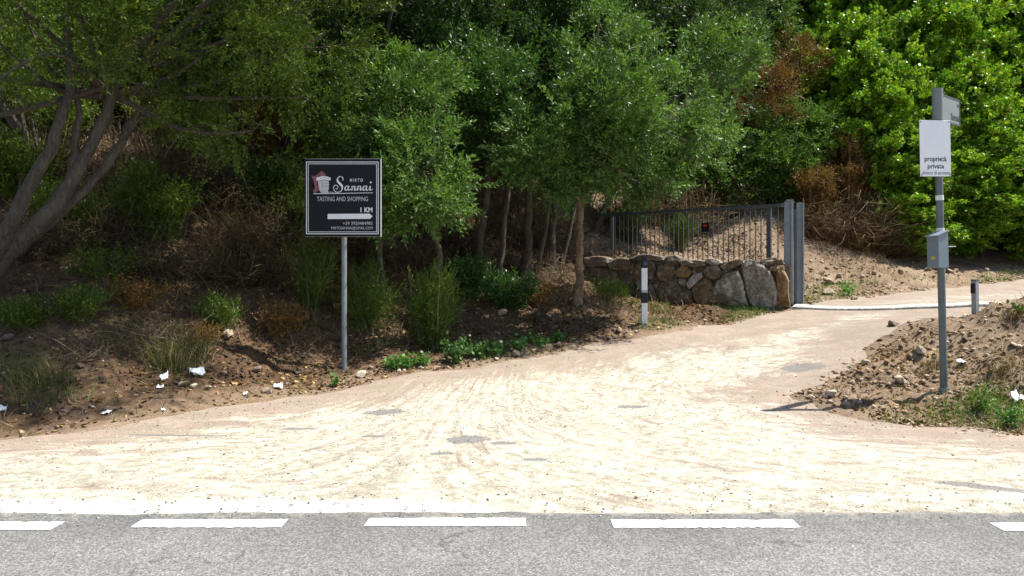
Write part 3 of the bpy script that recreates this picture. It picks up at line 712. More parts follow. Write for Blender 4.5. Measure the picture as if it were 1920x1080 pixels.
LT = [(1590, 120, 22.4), (1730, 60, 23.6), (1880, 50, 24.4), (1640, 230, 21.4), (1775, 190, 22.2), (1915, 190, 23), (1700, 330, 20.9), (1830, 320, 21.4), (1950, 330, 21.6), (1600, -10, 24.8), (1740, -80, 25.8), (1900, -90, 26.4), (2060, 100, 23.5), (2100, 260, 22.5), (1560, 250, 22.6)]
LL = {6: 'low lentisk bush at the foot of the thicket, partly behind the leaning post', 3: 'round lentisk bush above the rust brown shrubs', 14: 'small lentisk bush between the grey olive and the thicket'}
protos = []
for v in range(3):
    R, hg = 1.55, 2.7
    p = None
for i, (px, py, Z) in enumerate(LT):
    top = P(px, py - 95, Z); g = H(top[0], top[1])
    lab = LL.get(i, 'bright yellow green lentisk bush massed on the bank beyond the track')
    grp = None if i in LL else 'lentisk bushes on the far bank'
    hgt = top[2] - g
    sz = (1.0 + .12 * rng.uniform(-1, 1), 1.0, hgt / 5.0) if hgt < 5.2 else (hgt / 5.2,) * 3
    if i < 2:
        R = 1.75
        t = tree('lentisk_bush', lab, 'bush', [(np.array(c) + np.array((top[0], top[1], g)), r) for c, r in tall_lobes(R, 5.0)],
                 [([np.array((top[0] + dx, top[1], g - .1)), np.array((top[0] + dx * 3, top[1] + dx, g + 1.0)), np.array((top[0] + dx * 6, top[1] - dx, g + 1.9))], .06, .02) for dx in (-.12, .1, .02)],
                 'lentisk', M['lentisk'], grp, base=np.array((top[0], top[1], g - .1)), rc=.32, per=34, cover=.27, up=.7, sc=1.45, flat=.6)
        t.scale = sz; protos.append(t)
    else:
        copy_tree(protos[i % 2], (top[0], top[1], g - .1), rng.uniform(0, 6.28), sz, lab, grp)
        if grp is None: pass
    o = COL.objects[-1]
for o in list(COL.objects):
    if o.get('label') in LL.values() and 'group' in o: del o['group']

# wooded slope behind everything
BK = [(-9.5, 15.5, 1.2), (-7.0, 18.5, 1.3), (-4.5, 17.0, 1.15), (-2.6, 19.8, 1.3), (-.6, 19.0, 1.2), (1.4, 21.5, 1.3), (3.4, 23.0, 1.25), (-11.5, 20, 1.3), (5.6, 24.5, 1.2), (-5.5, 22.5, 1.4), (-1.2, 24, 1.4), (7.8, 27, 1.3), (11, 29, 1.4), (14.5, 30, 1.4), (2.6, 27, 1.4), (18, 28, 1.3), (-14, 15, 1.2), (-9, 24, 1.4), (20, 23, 1.2), (-15, 24, 1.4), (16.5, 25.5, 1.2)]
bp = None
for i, (x, y, s) in enumerate(BK):
    g = H(x, y) - .1
    if i < 2:
        lobes = [(np.array((x, y, g)) + np.array(c), r) for c, r in bush_lobes(1.7, 3.9, 6)]
        t = tree('holm_oak_tree', 'dark evergreen tree on the wooded slope behind the roadside trees', 'tree', lobes, [([np.array((x, y, g)), np.array((x + .1, y, g + 1.2)), np.array((x - .1, y + .1, g + 3.0))], .12, .04)],
                 'olive', M['shaded_holm'] if i else M['dark_olive'], 'trees on the wooded slope', rc=.36, per=24, cover=.26, sc=1.5)
        t.scale = (s,) * 3; bp = (bp or []) + [t]
    else:
        copy_tree(bp[i % 2], (x, y, g), rng.uniform(0, 6.28), (s, s, s * rng.uniform(.9, 1.15)))

# ------------------------------------------------------------------ shrubs
def shrub(name, label, px, Z, w, h, kind, mat, n, group=None, cat='shrub', sc=1.0, lean=.5, stemmat='twig', stems=14):
    global TRI
    b = on(px, Z, .03); t = empty(name, b); tag(t, label, cat, group)
    parts = []; Ps, As = [], []
    for k in range(stems):
        th = rng.uniform(0, 6.28); rr = w * math.sqrt(rng.random()) * .9
        e_ = np.array((rr * math.cos(th), rr * math.sin(th) * .8, h * rng.uniform(.6, 1.0) * (1 - .35 * (rr / w) ** 2)))
        mid = e_ * np.array((.35, .35, .5)) + rng.normal(0, .04, 3)
        pts = catmull([np.array((rng.normal(0, .05), rng.normal(0, .05), -.03)), mid, e_], 4)
        parts.append(tube_np(pts, np.linspace(.011, .003, len(pts)) * (h + .3), 4))
        m_ = int(n * .75) // stems; tt = rng.random(m_) ** .6; ii = np.clip((tt * (len(pts) - 1)).astype(int), 0, len(pts) - 1)
        Ps.append(pts[ii] + rng.normal(0, .10 * w + .02, (m_, 3)) * np.array((1, 1, .7)))
        As.append(unit(e_) * .5 + rng.normal(0, lean, (m_, 3)) + np.array((0, 0, .6)))
    Ps = np.concatenate(Ps); Ps[:, 2] = np.maximum(Ps[:, 2], .02)
    V, Q = join_np(parts); obj('stems', mesh_np('stems', V, Q, M[stemmat], True), t)
    V, Q = place_sprigs(kind, Ps, np.concatenate(As), sc * rng.uniform(.6, 1.15, len(Ps))); TRI += 2 * len(Q)
    obj('foliage', mesh_np('foliage', V, Q, M[mat] if isinstance(mat, str) else mat), t)
    return t
shrub('broom_shrub', 'upright yellow green broom shrub in sun beside the leafy weeds', 815, 11.7, .50, 1.25, 'broom', 'broom', 1500)
shrub('broom_shrub', 'thin dark broom shrub behind the post of the black sign', 690, 11.8, .5, 1.05, 'broom', 'broom', 1000)
shrub('broom_shrub', 'tall wispy broom shrub beside the black sign on the bank side', 585, 11.6, .42, 1.35, 'broom', 'broom', 1000)
shrub('dark_shrub', 'wide dark shrub in the shade below the forked trunks', 290, 12.0, 1.0, 1.25, 'fine', 'dark_olive', 2600, sc=1.0)
shrub('dark_shrub', 'dark scrubby bush at the foot of the leaning tree', 120, 11.6, .8, .9, 'fine', 'dark_olive', 1600)
shrub('dark_shrub', 'green shrub with thin stems high on the bank behind black sign', 500, 13.6, .8, 1.3, 'olive', 'olive', 1300)
shrub('dark_shrub', 'leafy dark shrub in shade under the rounded crowns', 960, 13.7, .7, .6, 'olive', 'olive', 900)
shrub('dark_shrub', 'shaded leafy shrub behind the weeds on the verge', 880, 13.6, .55, .8, 'olive', 'olive', 700)
shrub('dark_shrub', 'leafy shrub at the slope top seen through gate bars, end away from the posts', 1185, 18.3, .6, 1.25, 'broom', 'broom', 900)
shrub('dark_shrub', 'leafy green shrub growing on slope seen through the gate middle', 1275, 18.6, .5, 1.0, 'broom', 'broom', 800)
shrub('dark_shrub', 'leafy shrub hanging over the earth heap behind the gate posts', 1410, 21.3, .9, 1.1, 'olive', 'olive_light', 900, sc=1.3)
for (px, Z, w, h, lab) in [(1590, 20.2, 1.0, 2.75, 'rust brown dying shrub rising above the grey twigs beyond gate'), (1530, 19.7, .65, 2.0, 'dark rust brown shrub right behind the steel gate posts'),
                           (265, 15.5, .7, 2.0, 'orange brown withered bush behind the forked trunks'), (470, 15.5, .7, 1.3, 'rusty bush on the slope below the dark canopy')]:
    shrub('withered_shrub', lab, px, Z, w, h, 'rust', 'rust', 3000, sc=1.3, stems=24)
for px, Z, lab, lob in [(1425, 20.6, 'tall rust brown dying bush between the grey olive and lentisk thicket', [(1430, 175, 20.6, 48, 38), (1405, 215, 20.6, 40, 30), (1450, 215, 20.6, 36, 26)]),
                        (1490, 21.4, 'orange brown withered bush high on the slope', [(1500, 115, 21.4, 30, 26), (1480, 90, 21.6, 26, 22)])]:
    b = on(px, Z)
    tree('withered_tree', lab, 'tree', [lobe_px(*q) for q in lob], [([b, P(px, 330, Z), P(px + 5, lob[0][1], Z)], .05, .02)], 'rust', M['rust'], limb_from=P(px, lob[0][1] + 60, Z), base=b, rc=.24, per=30, cover=.16, sc=1.4)
for px, Z, w, h, lab in [(30, 12.6, .9, 1.2, 'dark scrub behind the lowest part of leaning trunk'), (110, 14.2, 1.0, 1.3, 'dark bush on the slope seen between the forked trunks'), (330, 14.6, 1.0, 1.3, 'dark bush on the slope under the wide canopy'),
                         (-40, 14.5, 1.0, 1.5, 'dark bush high on the slope behind slim crooked tree'), (200, 16.2, 1.1, 1.5, 'dark bush at the slope top behind the forked trunks'), (560, 13.4, .7, 1.0, 'dark bush low on slope beside the black sign')]:
    shrub('dark_shrub', lab, px, Z, w, h, 'fine', 'dark_olive', 1700, sc=1.15)
def twig_bush(label, px, Z, w, h, n, mat='twig', name='dead_brush', group=None, droop=.0, thick=.004):
    b = on(px, Z, .02); t = empty(name, b); tag(t, label, 'dead brush', group); parts = []
    for k in range(n):
        th = rng.uniform(0, 6.28); rr = w * math.sqrt(rng.random())
        s = np.array((rr * .5 * math.cos(th), rr * .5 * math.sin(th), -.02)); e_ = np.array((rr * 1.1 * math.cos(th + rng.normal(0, .5)), rr * math.sin(th), h * rng.uniform(.3, 1) * (1 - .4 * (rr / w) ** 2)))
        pts = np.array([s, (s + e_) / 2 + rng.normal(0, .09, 3), e_ + rng.normal(0, .05, 3) - np.array((0, 0, droop * h))])
        if k % 3:      # side twigs tangled through the heap
            q = s + (e_ - s) * rng.uniform(.25, 1) + rng.normal(0, .07, 3) * w; dv = rng.normal(0, 1, 3) * np.array((1, 1, .7)) * rng.uniform(.12, .34) * (w + .3); pts = np.array([q, q + dv * .5 + rng.normal(0, .03, 3), q + dv]); pts[:, 2] = np.maximum(pts[:, 2], .0)
        parts.append(tube_np(pts, np.linspace(thick, thick * .3, 3) * rng.uniform(.6, 1.5), 3))
    V, Q = join_np(parts); obj('twigs', mesh_np('twigs', V, Q, M[mat]), t); return t
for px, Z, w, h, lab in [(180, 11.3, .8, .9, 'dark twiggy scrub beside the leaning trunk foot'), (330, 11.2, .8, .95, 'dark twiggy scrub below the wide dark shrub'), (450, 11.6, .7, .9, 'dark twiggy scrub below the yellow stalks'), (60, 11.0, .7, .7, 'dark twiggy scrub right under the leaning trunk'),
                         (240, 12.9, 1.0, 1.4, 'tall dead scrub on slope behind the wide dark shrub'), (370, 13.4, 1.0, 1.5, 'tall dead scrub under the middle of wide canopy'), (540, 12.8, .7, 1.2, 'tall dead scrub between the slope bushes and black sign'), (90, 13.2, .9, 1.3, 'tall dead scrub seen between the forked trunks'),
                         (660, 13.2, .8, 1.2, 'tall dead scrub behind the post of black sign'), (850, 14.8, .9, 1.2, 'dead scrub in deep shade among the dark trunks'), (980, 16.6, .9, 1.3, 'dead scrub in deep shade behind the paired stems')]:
    twig_bush(lab, px, Z, w, h, 420, 'shaded_twig', thick=.005)
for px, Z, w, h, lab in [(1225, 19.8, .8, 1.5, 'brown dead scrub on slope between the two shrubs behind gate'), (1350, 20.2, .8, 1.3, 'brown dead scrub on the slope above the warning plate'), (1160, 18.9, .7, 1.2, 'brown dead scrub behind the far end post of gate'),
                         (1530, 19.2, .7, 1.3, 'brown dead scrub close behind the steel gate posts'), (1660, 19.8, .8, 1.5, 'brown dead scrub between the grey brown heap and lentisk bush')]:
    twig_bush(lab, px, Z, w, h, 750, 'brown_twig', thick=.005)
twig_bush('grey brown dead brush heap beyond the steel gate posts', 1600, 19.6, .95, 1.75, 1300, 'brown_twig', thick=.006)
twig_bush('low dry brush below the lentisk bushes beside track', 1700, 20.3, .9, 1.0, 600, thick=.006)
twig_bush('tangle of dark dead twigs behind the grass tuft on the bank', 300, 9.9, .55, .45, 420)
twig_bush('small dead twig heap on the bank beside green tuft', 150, 9.2, .35, .22, 160)
twig_bush('dry yellow stalks standing on slope between dark shrub and black sign', 450, 12.5, .75, 1.3, 700, 'dry', droop=.2)
twig_bush('pale dry stalks hanging on the bank by the wispy broom', 530, 12.1, .55, .9, 420, 'dry', droop=.25)
twig_bush('dry brown stalks on the slope seen through the gate', 1310, 19.2, .6, 1.5, 420, 'dry', thick=.006)
twig_bush('brown dead scrub on the slope under dark canopy', 400, 14.6, 1.0, 1.3, 420)
twig_bush('fine grey dead branches behind the forked trunks', 250, 13.8, 1.1, 1.5, 420)
twig_bush('dead twigs in the shade at the bare trunk foot', 1030, 15.0, .5, .7, 200)
twig_bush('dead brown undergrowth on slope behind the black sign', 620, 14, .9, 1.2, 420)
twig_bush('dead scrub in the shade behind broom shrub', 760, 13.6, .8, 1.0, 320)

# ------------------------------------------------------------------ stuff: dry grass, litter, twigs, gravel, grass
def scatter(n, x0, x1, y0, y1, f):
    x = rng.uniform(x0, x1, n); y = rng.uniform(y0, y1, n); k = f(x, y) > rng.random(n); return x[k], y[k]
def blades(x, y, hmin, hmax, wd, lean):
    n = len(x); z = H(x, y); h = rng.uniform(hmin, hmax, n); th = rng.uniform(0, 6.28, n); w = wd * rng.uniform(.6, 1.3, n)
    d = np.stack((np.cos(th), np.sin(th), np.zeros(n)), 1); ld = rng.normal(0, lean, (n, 2))
    p = np.stack((x, y, z - .01), 1); top = p + np.stack((ld[:, 0] * h, ld[:, 1] * h, h), 1); mid = p + np.stack((ld[:, 0] * h * .3, ld[:, 1] * h * .3, h * .6), 1)
    V = np.stack((p - d * w[:, None], p + d * w[:, None], mid + d * w[:, None] * .7, top, mid - d * w[:, None] * .7), 1).reshape(-1, 3)
    i = np.arange(n) * 5
    return V, [np.stack((i, i + 1, i + 2, i + 4), 1), np.stack((i + 4, i + 2, i + 3), 1)]
def stuff(name, label, cat, V, Q, mat):
    tag(obj(name, mesh_np(name, V, Q, mat)), label, cat, None, 'stuff')
cl = lambda x, y, f, t: np.clip((fbm(x, y, f, 3) - t) * 4, 0, 1)
slope = lambda x, y: (sdf(x, y) < -.9) * np.clip((y - 9.5 - .35 * np.clip(x, -6, 4)) / 2, 0, 1)
x, y = scatter(45000, -9, 9, 9.5, 24, lambda x, y: slope(x, y) * (.15 + cl(x, y, .9, -.05)))
stuff('dry_grass', 'dry straw coloured grass and stalks over the wooded slope', 'dry grass', *blades(x, y, .06, .32, .004, .9), M['dry'])
x, y = scatter(30000, -6, 4, 7.2, 13.5, lambda x, y: (sdf(x, y) < -.1) * (.04 + cl(x, y, .7, .12)))
stuff('verge_grass', 'sparse green grass on the shaded verge and bank', 'grass', *blades(x, y, .03, .16, .003, .5), M['grass'])
x, y = scatter(26000, 4, 13, 14.5, 21, lambda x, y: (sdf(x, y) < -.05) * (sdf(x, y) > -1.0) * np.clip(.15 + cl(x, y, .8, -.1), 0, 1))
stuff('track_grass', 'short green grass strip along the far side of track', 'grass', *blades(x, y, .04, .17, .004, .5), M['grass'])
g0 = G(1850, 775); 
x, y = scatter(9000, 3.6, 7.5, 6.6, 8.8, lambda x, y: (sdf(x, y) < -.03) * np.clip(np.exp(-((x - g0[0] - .15) ** 2 / .5 + (y - g0[1]) ** 2 / .16)) * 1.2 + .05 * cl(x, y, 1.3, .1), 0, 1))
stuff('mound_grass', 'green grass and weeds at the foot of leaning post', 'grass', *blades(x, y, .05, .22, .0035, .5), M['grass'])
x, y = scatter(9000, 2.0, 5.2, 12.6, 15.2, lambda x, y: (sdf(x, y) < -.02) * cl(x, y, 1.2, -.15))
stuff('wall_foot_grass', 'green grass along the foot of the stone wall', 'grass', *blades(x, y, .03, .12, .003, .5), M['grass'])
x, y = scatter(16000, 3.0, 9, 7.3, 13.2, lambda x, y: (sdf(x, y) < -.1) * .5 * (.3 + cl(x, y, 1.1, 0)))
stuff('straw', 'dry straw strewn over the dug earth mound', 'straw', *blades(x, y, .02, .12, .0035, 2.2), M['dry'])
def flakes(x, y, smin, smax):
    n = len(x); z = H(x, y) + .008; s = rng.uniform(smin, smax, n); nr = rng.normal(0, .45, (n, 3)) + np.array((0, 0, 1)); R = frames(nr)
    T = np.array(((-1, -.5, 0), (.2, -.6, .1), (1, .1, .0), (-.1, .55, .12)))
    V = (np.einsum('nij,vj->nvi', R, T) * s[:, None, None] + np.stack((x, y, z), 1)[:, None]).reshape(-1, 3)
    return V, np.arange(4 * n).reshape(-1, 4)
x, y = scatter(80000, -8, 6, 7.2, 19, lambda x, y: (sdf(x, y) < -.08) * np.clip(.25 + .6 * cl(x, y, 1.0, -.1), 0, 1))
stuff('leaf_litter', 'brown fallen leaves over the shaded bank under trees', 'leaf litter', *flakes(x, y, .014, .042), M['litter'])
def lumps(x, y, smin, smax, sink=.3, pw=2.5, zf=.65, lift=0):
    n = len(x); s = smin + (smax - smin) * rng.random(n) ** pw; R = frames(rng.normal(0, 1, (n, 3)))
    T = np.array(((1, 0, 0), (-1, .1, 0), (0, 1, .1), (.1, -1, 0), (0, 0, 1), (0, .1, -1.))) * np.array((1.15, .85, .8))
    W = np.einsum('nij,vj->nvi', R, T) * (1 + rng.normal(0, .14, (n, 6, 1))); W[:, :, 2] *= zf
    V = (W * s[:, None, None] + np.stack((x, y, H(x, y) + s * sink + lift), 1)[:, None]).reshape(-1, 3)
    f = np.array(((0, 2, 4), (2, 1, 4), (1, 3, 4), (3, 0, 4), (2, 0, 5), (1, 2, 5), (3, 1, 5), (0, 3, 5)))
    return V, (f[None] + (np.arange(n) * 6)[:, None, None]).reshape(-1, 3)
def m_island(name, stops):
    m, nt, b = nmat(name); setc(nt, b, ramp(nt, N(nt, 'NewGeometry').outputs['Random Per Island'], stops)); b.inputs['Roughness'].default_value = .92; return m
M['pebble'] = m_island('pebble', [(0, (.10, .09, .08)), (.25, (.20, .17, .145)), (.5, (.36, .31, .25)), (1, (.58, .53, .45))])
M['clod'] = m_island('clod', [(0, (.16, .09, .05)), (.5, (.27, .18, .11)), (.85, (.38, .28, .19)), (1, (.55, .47, .36))])
x, y = scatter(26000, -6, 8, 5.06, 12, lambda x, y: (sdf(x, y) > .03) * np.clip(.25 + .8 * cl(x, y, .6, -.1) + .5 * np.exp(-((y - 5.3) / .25) ** 2), 0, 1) * np.clip(1.4 - (y - 5) / 7, .15, 1))
stuff('gravel', 'loose grey and brown pebbles scattered over the pale drive', 'gravel', *lumps(x, y, .003, .015, .3, 4, .6, .024), M['pebble'])
x, y = scatter(2600, -6, 6, 4.6, 5.1, lambda x, y: np.exp(-((y - 5.06) / .16) ** 2) * (.3 + .7 * cl(x, y, 1.2, -.1)))
stuff('edge_grit', 'loose grit strewn over the asphalt edge', 'gravel', *lumps(x, y, .003, .012, .3, 3, .6, .013), M['pebble'])
x, y = scatter(15000, 3.0, 11, 7, 13.5, lambda x, y: (sdf(x, y) < .12) * np.clip(.3 + cl(x, y, 1.2, -.1), 0, 1))
stuff('clods', 'crumbled earth clods and stone chips on the dug mound', 'soil', *lumps(x, y, .006, .055, .2, 4), M['clod'])
x, y = scatter(9000, -7, 5, 7, 14.5, lambda x, y: (sdf(x, y) < .1) * np.clip(.2 + .9 * np.exp(-((sdf(x, y) + .2) / .25) ** 2), 0, 1))
stuff('verge_clods', 'earth crumbs and chips along the edge of drive', 'soil', *lumps(x, y, .005, .035, .25, 4), M['clod'])
x, y = scatter(9000, 5, 13, 15, 20.5, lambda x, y: (sdf(x, y) < .05) * np.clip(.25 + cl(x, y, 1.0, 0), 0, 1))
stuff('bank_clods', 'stone chips and dry clods on bank beyond the track', 'soil', *lumps(x, y, .008, .06, .2, 4), M['clod'])
x, y = scatter(4000, 2.0, 6.5, 17.4, 20.5, lambda x, y: (sdf(x, y) < -.3) * .8)
stuff('heap_clods', 'dry clods on the earth heap seen through gate bars', 'soil', *lumps(x, y, .006, .05, .1, 5), M['clod'])
parts = []
for (n, x0, x1, y0, y1) in ((1100, -7, 3, 7.6, 13), (420, 3.2, 8, 7.2, 13)):
    x, y = scatter(n * 2, x0, x1, y0, y1, lambda x, y: (sdf(x, y) < -.1) * .6)
    for xx, yy in zip(x, y):
        L = rng.uniform(.08, .4); th = rng.uniform(0, 3.14); q = np.array((xx + L * math.cos(th), yy + L * math.sin(th)))
        m_ = (xx + q[0]) / 2 + rng.normal(0, .03), (yy + q[1]) / 2
        parts.append(tube_np([(xx, yy, H(xx, yy) + .008), (*m_, H(*m_) + .02), (*q, H(*q) + .012 + abs(rng.normal(0, .03)))], (.004, .0035, .002), 3))
V, Q = join_np(parts); stuff('fallen_twigs', 'thin fallen twigs lying over bank and mound', 'twigs', V, Q, M['twig'])

# ------------------------------------------------------------------ loose stones
def hull_rock(seed, mat, flat=.6, n=15):
    r = np.random.default_rng(seed); bm = bmesh.new()
    v = r.normal(0, 1, (n, 3)); v /= np.linalg.norm(v, axis=1)[:, None]; v *= r.uniform(.8, 1.05, (n, 1)) * np.array((1, .8, flat)) * .5
    for q in v: bm.verts.new(q)
    res = bmesh.ops.convex_hull(bm, input=bm.verts[:])
    bmesh.ops.delete(bm, geom=[g for g in res['geom_interior'] if isinstance(g, bmesh.types.BMVert)], context='VERTS')
    bmesh.ops.bevel(bm, geom=bm.edges[:], offset=.025, segments=1, affect='EDGES')
    me = bpy.data.meshes.new('loose_stone'); bm.to_mesh(me); bm.free(); me.materials.append(mat); return me
RK = {k: [hull_rock(s + o, M[m_], f) for s in range(4)] for k, m_, o, f in (('m', 'rock', 0, .6), ('p', 'rock_pale', 20, .7), ('d', 'rock_dark', 40, .55))}
def rock(px, py, wpx, kind, label, group=None, flat=1.0, name='loose_stone', sink=.12):
    g = G(px, py); s = wpx / F * g[1]
    me = RK[kind][rng.integers(0, 4)]
    o = obj(name, me, None, (g[0], g[1], g[2] + s * .22 * flat - s * sink * .5), (rng.normal(0, .15), rng.normal(0, .15), rng.uniform(0, 6.28)), (s, s, s * flat))
    return tag(o, label, 'stone', group)
LV = ('stone lying in the shade on the bank with paper scraps', 'stones on the shaded bank')
for q in [(205, 772, 30, 'd'), (120, 776, 22, 'd'), (45, 778, 10, 'p'), (345, 725, 26, 'm'), (420, 703, 20, 'm'), (482, 697, 28, 'd'), (390, 730, 16, 'm'), (500, 738, 24, 'm'), (330, 720, 14, 'd'), (150, 690, 22, 'd'), (430, 632, 34, 'm'), (12, 640, 30, 'd'), (118, 780, 14, 'd'), (560, 700, 18, 'd'), (255, 745, 12, 'm'), (540, 722, 14, 'd')]:
    rock(*q, *LV)
rock(363, 726, 18, 'p', 'pale rounded stone under the largest paper scrap')
LE = ('stone on the low earth rim between the sign post and stone wall', 'stones along the drive rim')
for q in [(677, 707, 26, 'p'), (695, 692, 15, 'm'), (730, 697, 12, 'd'), (748, 697, 10, 'p'), (790, 692, 12, 'p'), (818, 694, 18, 'm'), (865, 682, 10, 'p'), (889, 678, 12, 'p'), (932, 676, 12, 'p'), (968, 668, 26, 'm'), (1000, 661, 14, 'm'), (1048, 650, 22, 'm'), (1073, 640, 16, 'm'), (1125, 634, 12, 'm'),
          (1160, 622, 20, 'm'), (1193, 624, 10, 'p'), (1022, 646, 12, 'm'), (1142, 636, 14, 'm'), (1290, 606, 12, 'm'), (1322, 602, 10, 'p'), (960, 658, 14, 'd'), (1100, 640, 12, 'd')]:
    rock(*q, *LE)
rock(942, 592, 24, 'm', 'larger brown stone in the shade beyond the leafy weeds', flat=1.1)
rock(912, 596, 16, 'p', 'white grey stone in the shade beyond the leafy weeds')
rock(1030, 594, 10, 'p', 'small pale stone in shade below the bare trunk'); rock(1040, 616, 18, 'd', 'flat grey stone in shade below the bare trunk')
LM = ('stone lying on the dug earth mound around the leaning post', 'stones on the mound')
for q in [(1725, 664, 34, 'm'), (1675, 612, 30, 'd'), (1625, 683, 22, 'p'), (1558, 743, 28, 'p'), (1612, 757, 18, 'p'), (1585, 762, 20, 'm'), (1850, 668, 16, 'p'), (1640, 690, 14, 'm'), (1700, 712, 16, 'm'), (1600, 722, 14, 'm'), (1880, 690, 18, 'm'), (1860, 640, 18, 'm'), (1810, 640, 16, 'd'), (1900, 650, 20, 'm'), (1690, 650, 16, 'd'), (1750, 640, 14, 'd'),
          (1550, 725, 12, 'd'), (1655, 770, 16, 'm'), (1800, 720, 14, 'm'), (1890, 745, 16, 'm'), (1650, 640, 12, 'd'), (1780, 670, 12, 'm')]:
    rock(*q, *LM)
rock(1690, 722, 52, 'm', 'largest flat stone on the mound, grey brown beside the leaning post', flat=.75)
rock(1708, 796, 26, 'm', 'flat brown stone on the gravel edge below the mound', flat=.7)
rock(1474, 762, 9, 'd', 'small dark stone on the gravel below the mound tip')
LF = ('stone on the grassy bank just beyond the steel gate posts', 'stones beyond the gate posts')
for q in [(1553, 553, 32, 'm'), (1555, 532, 26, 'm'), (1577, 532, 16, 'p'), (1518, 538, 14, 'p'), (1530, 548, 12, 'm'), (1510, 555, 12, 'm'), (1540, 515, 14, 'm'), (1575, 520, 20, 'm'), (1617, 520, 12, 'p'), (1600, 563, 22, 'm'), (1640, 515, 14, 'm'), (1690, 512, 16, 'm'), (1780, 512, 22, 'm'), (1520, 570, 14, 'p'), (1740, 508, 14, 'm'), (1850, 508, 14, 'm')]:
    rock(*q, *LF)

# ------------------------------------------------------------------ leafy weeds and tufts
def weed(px, py, w, h, label, group=None, n=90, mat='herb', name='leafy_weed', ls=1.0):
    g = G(px, py); t = empty(name, g); tag(t, label, 'weed', group); parts = []; LVs = []; S = g[1] / F; w *= S; h *= S
    for k in range(9):
        th = rng.uniform(0, 6.28); e_ = np.array((w * .5 * math.cos(th) * rng.uniform(.3, 1), w * .35 * math.sin(th), h * rng.uniform(.45, 1)))
        pts = catmull([np.array((0, 0, -.02)), e_ * np.array((.4, .4, .6)), e_], 3); parts.append(tube_np(pts, np.linspace(.004, .002, len(pts)), 4))
        for j in range(n // 9):
            q = pts[rng.integers(2, len(pts))] + rng.normal(0, .03, 3) * (1 + w); q[2] = max(q[2], .01)
            ax = unit(rng.normal(0, 1, 3) + np.array((0, 0, .35))); sd_ = unit(np.cross(ax, rng.normal(0, 1, 3))); l = rng.uniform(.03, .06) * ls
            c = q + ax * l * .5
            ring = [q] + [c + ax * l * .5 * math.cos(a_) * -1 + sd_ * l * .42 * math.sin(a_) for a_ in (.9, 1.7, 2.5, 3.14, 3.8, 4.6, 5.4)]
            LVs.append(np.array(ring))
    V, Q = join_np(parts); obj('stems', mesh_np('stems', V, Q, M[mat], True), t)
    V = np.concatenate(LVs); obj('leaves', mesh_np('leaves', V, np.arange(len(V)).reshape(-1, 8), M[mat]), t)
    return t
weed(852, 680, 62, 46, 'tallest leafy green weed on the drive rim, pale upper leaves', n=330)
weed(890, 672, 60, 34, 'broad leafy weed beside the tallest weed on the rim', n=260)
for q in [(935, 664, 60, 22), (975, 656, 50, 18), (1010, 648, 34, 14), (1050, 640, 30, 12)]:
    weed(*q, 'low green weed in the row along the drive rim towards wall', 'low weeds towards the wall', n=150)
for q in [(790, 684, 50, 18), (760, 688, 46, 18), (735, 690, 30, 14)]:
    weed(*q, 'low green weed on the rim between sign post and tallest weed', 'low weeds towards the sign', n=140)
weed(1590, 556, 40, 26, 'bright grassy weed at track side just past gate posts', n=120)
weed(1835, 775, 80, 50, 'feathery green weed at the foot of the leaning post', n=420, ls=.5, mat='grass'); weed(1890, 800, 60, 40, 'green weed clump where mound meets the gravel', n=420, ls=.5)
weed(1910, 592, 30, 24, 'small green weed on top of the mound', n=60)
weed(630, 725, 16, 12, 'tiny green weed at the foot of sign post', n=40)
def tuft(px, py, w, h, label, n=260, mat='grass', lean=.7):
    g = G(px, py); S = g[1] / F; x = g[0] + rng.normal(0, w * S * .22, n); y = g[1] + rng.normal(0, w * S * .16, n)
    nd = n // 3 if mat == 'grass' else 0
    V, Q = blades(x[nd:], y[nd:], h * S * .3, h * S, .003, lean)
    if not nd:
        return tag(obj('grass_tuft', mesh_np('grass_tuft', V - g, Q, M[mat]), None, g), label, 'grass tuft')
    t = empty('grass_tuft', g); tag(t, label, 'grass tuft'); obj('green_blades', mesh_np('green_blades', V - g, Q, M['tuft']), t)
    V, Q = blades(x[:nd], y[:nd], h * S * .4, h * S * 1.1, .003, lean * 1.2); obj('dry_blades', mesh_np('dry_blades', V - g, Q, M['dry']), t)
for px, Z, w, h, mt, kd, lab in [(40, 9.6, .45, .35, 'dark_olive', 'fine', 'low dark scrub plant above the wide yellowing tuft'), (140, 9.9, .5, .4, 'dark_olive', 'fine', 'low dark scrub plant on the bank over the twig heap'), (250, 10.3, .5, .45, 'rust', 'rust', 'low withered brown plant on the bank behind the dead twig tangle'),
                                 (420, 10.6, .5, .4, 'dark_olive', 'fine', 'low dark scrub plant on the bank near ochre stone'), (520, 10.9, .45, .45, 'rust', 'rust', 'low withered brown plant on bank beside the wispy broom'), (200, 10.8, .6, .5, 'dark_olive', 'fine', 'low dark scrub plant below the twiggy scrub'), (370, 10.1, .4, .3, 'rust', 'rust', 'low withered plant right behind the smaller tuft'),
                                 (1140, 14.8, .5, .45, 'dark_olive', 'fine', 'low scrub plant between bare trunk and wall'), (1010, 13.9, .4, .35, 'rust', 'rust', 'low withered plant in shade before the bare trunk')]:
    shrub('low_scrub', lab, px, Z, w, h, kd, mt, 420, sc=.8, stems=12)
tuft(325, 690, 110, 75, 'large green grass tuft on the shaded bank by paper scraps', 420)
tuft(375, 672, 60, 60, 'smaller grass tuft beside the large one on the bank', 200)
tuft(60, 720, 130, 60, 'wide yellowing grass tuft on the bank under leaning tree', 420)
tuft(1760, 690, 70, 30, 'dry grass tuft behind the leaning post', 160, 'dry')
tuft(1880, 700, 90, 45, 'dry grass tuft on the mound beside the leaning post', 200, 'dry')
tuft(1895, 600, 70, 32, 'dry root tangle on top of the mound', 220, 'dry', 1.2)

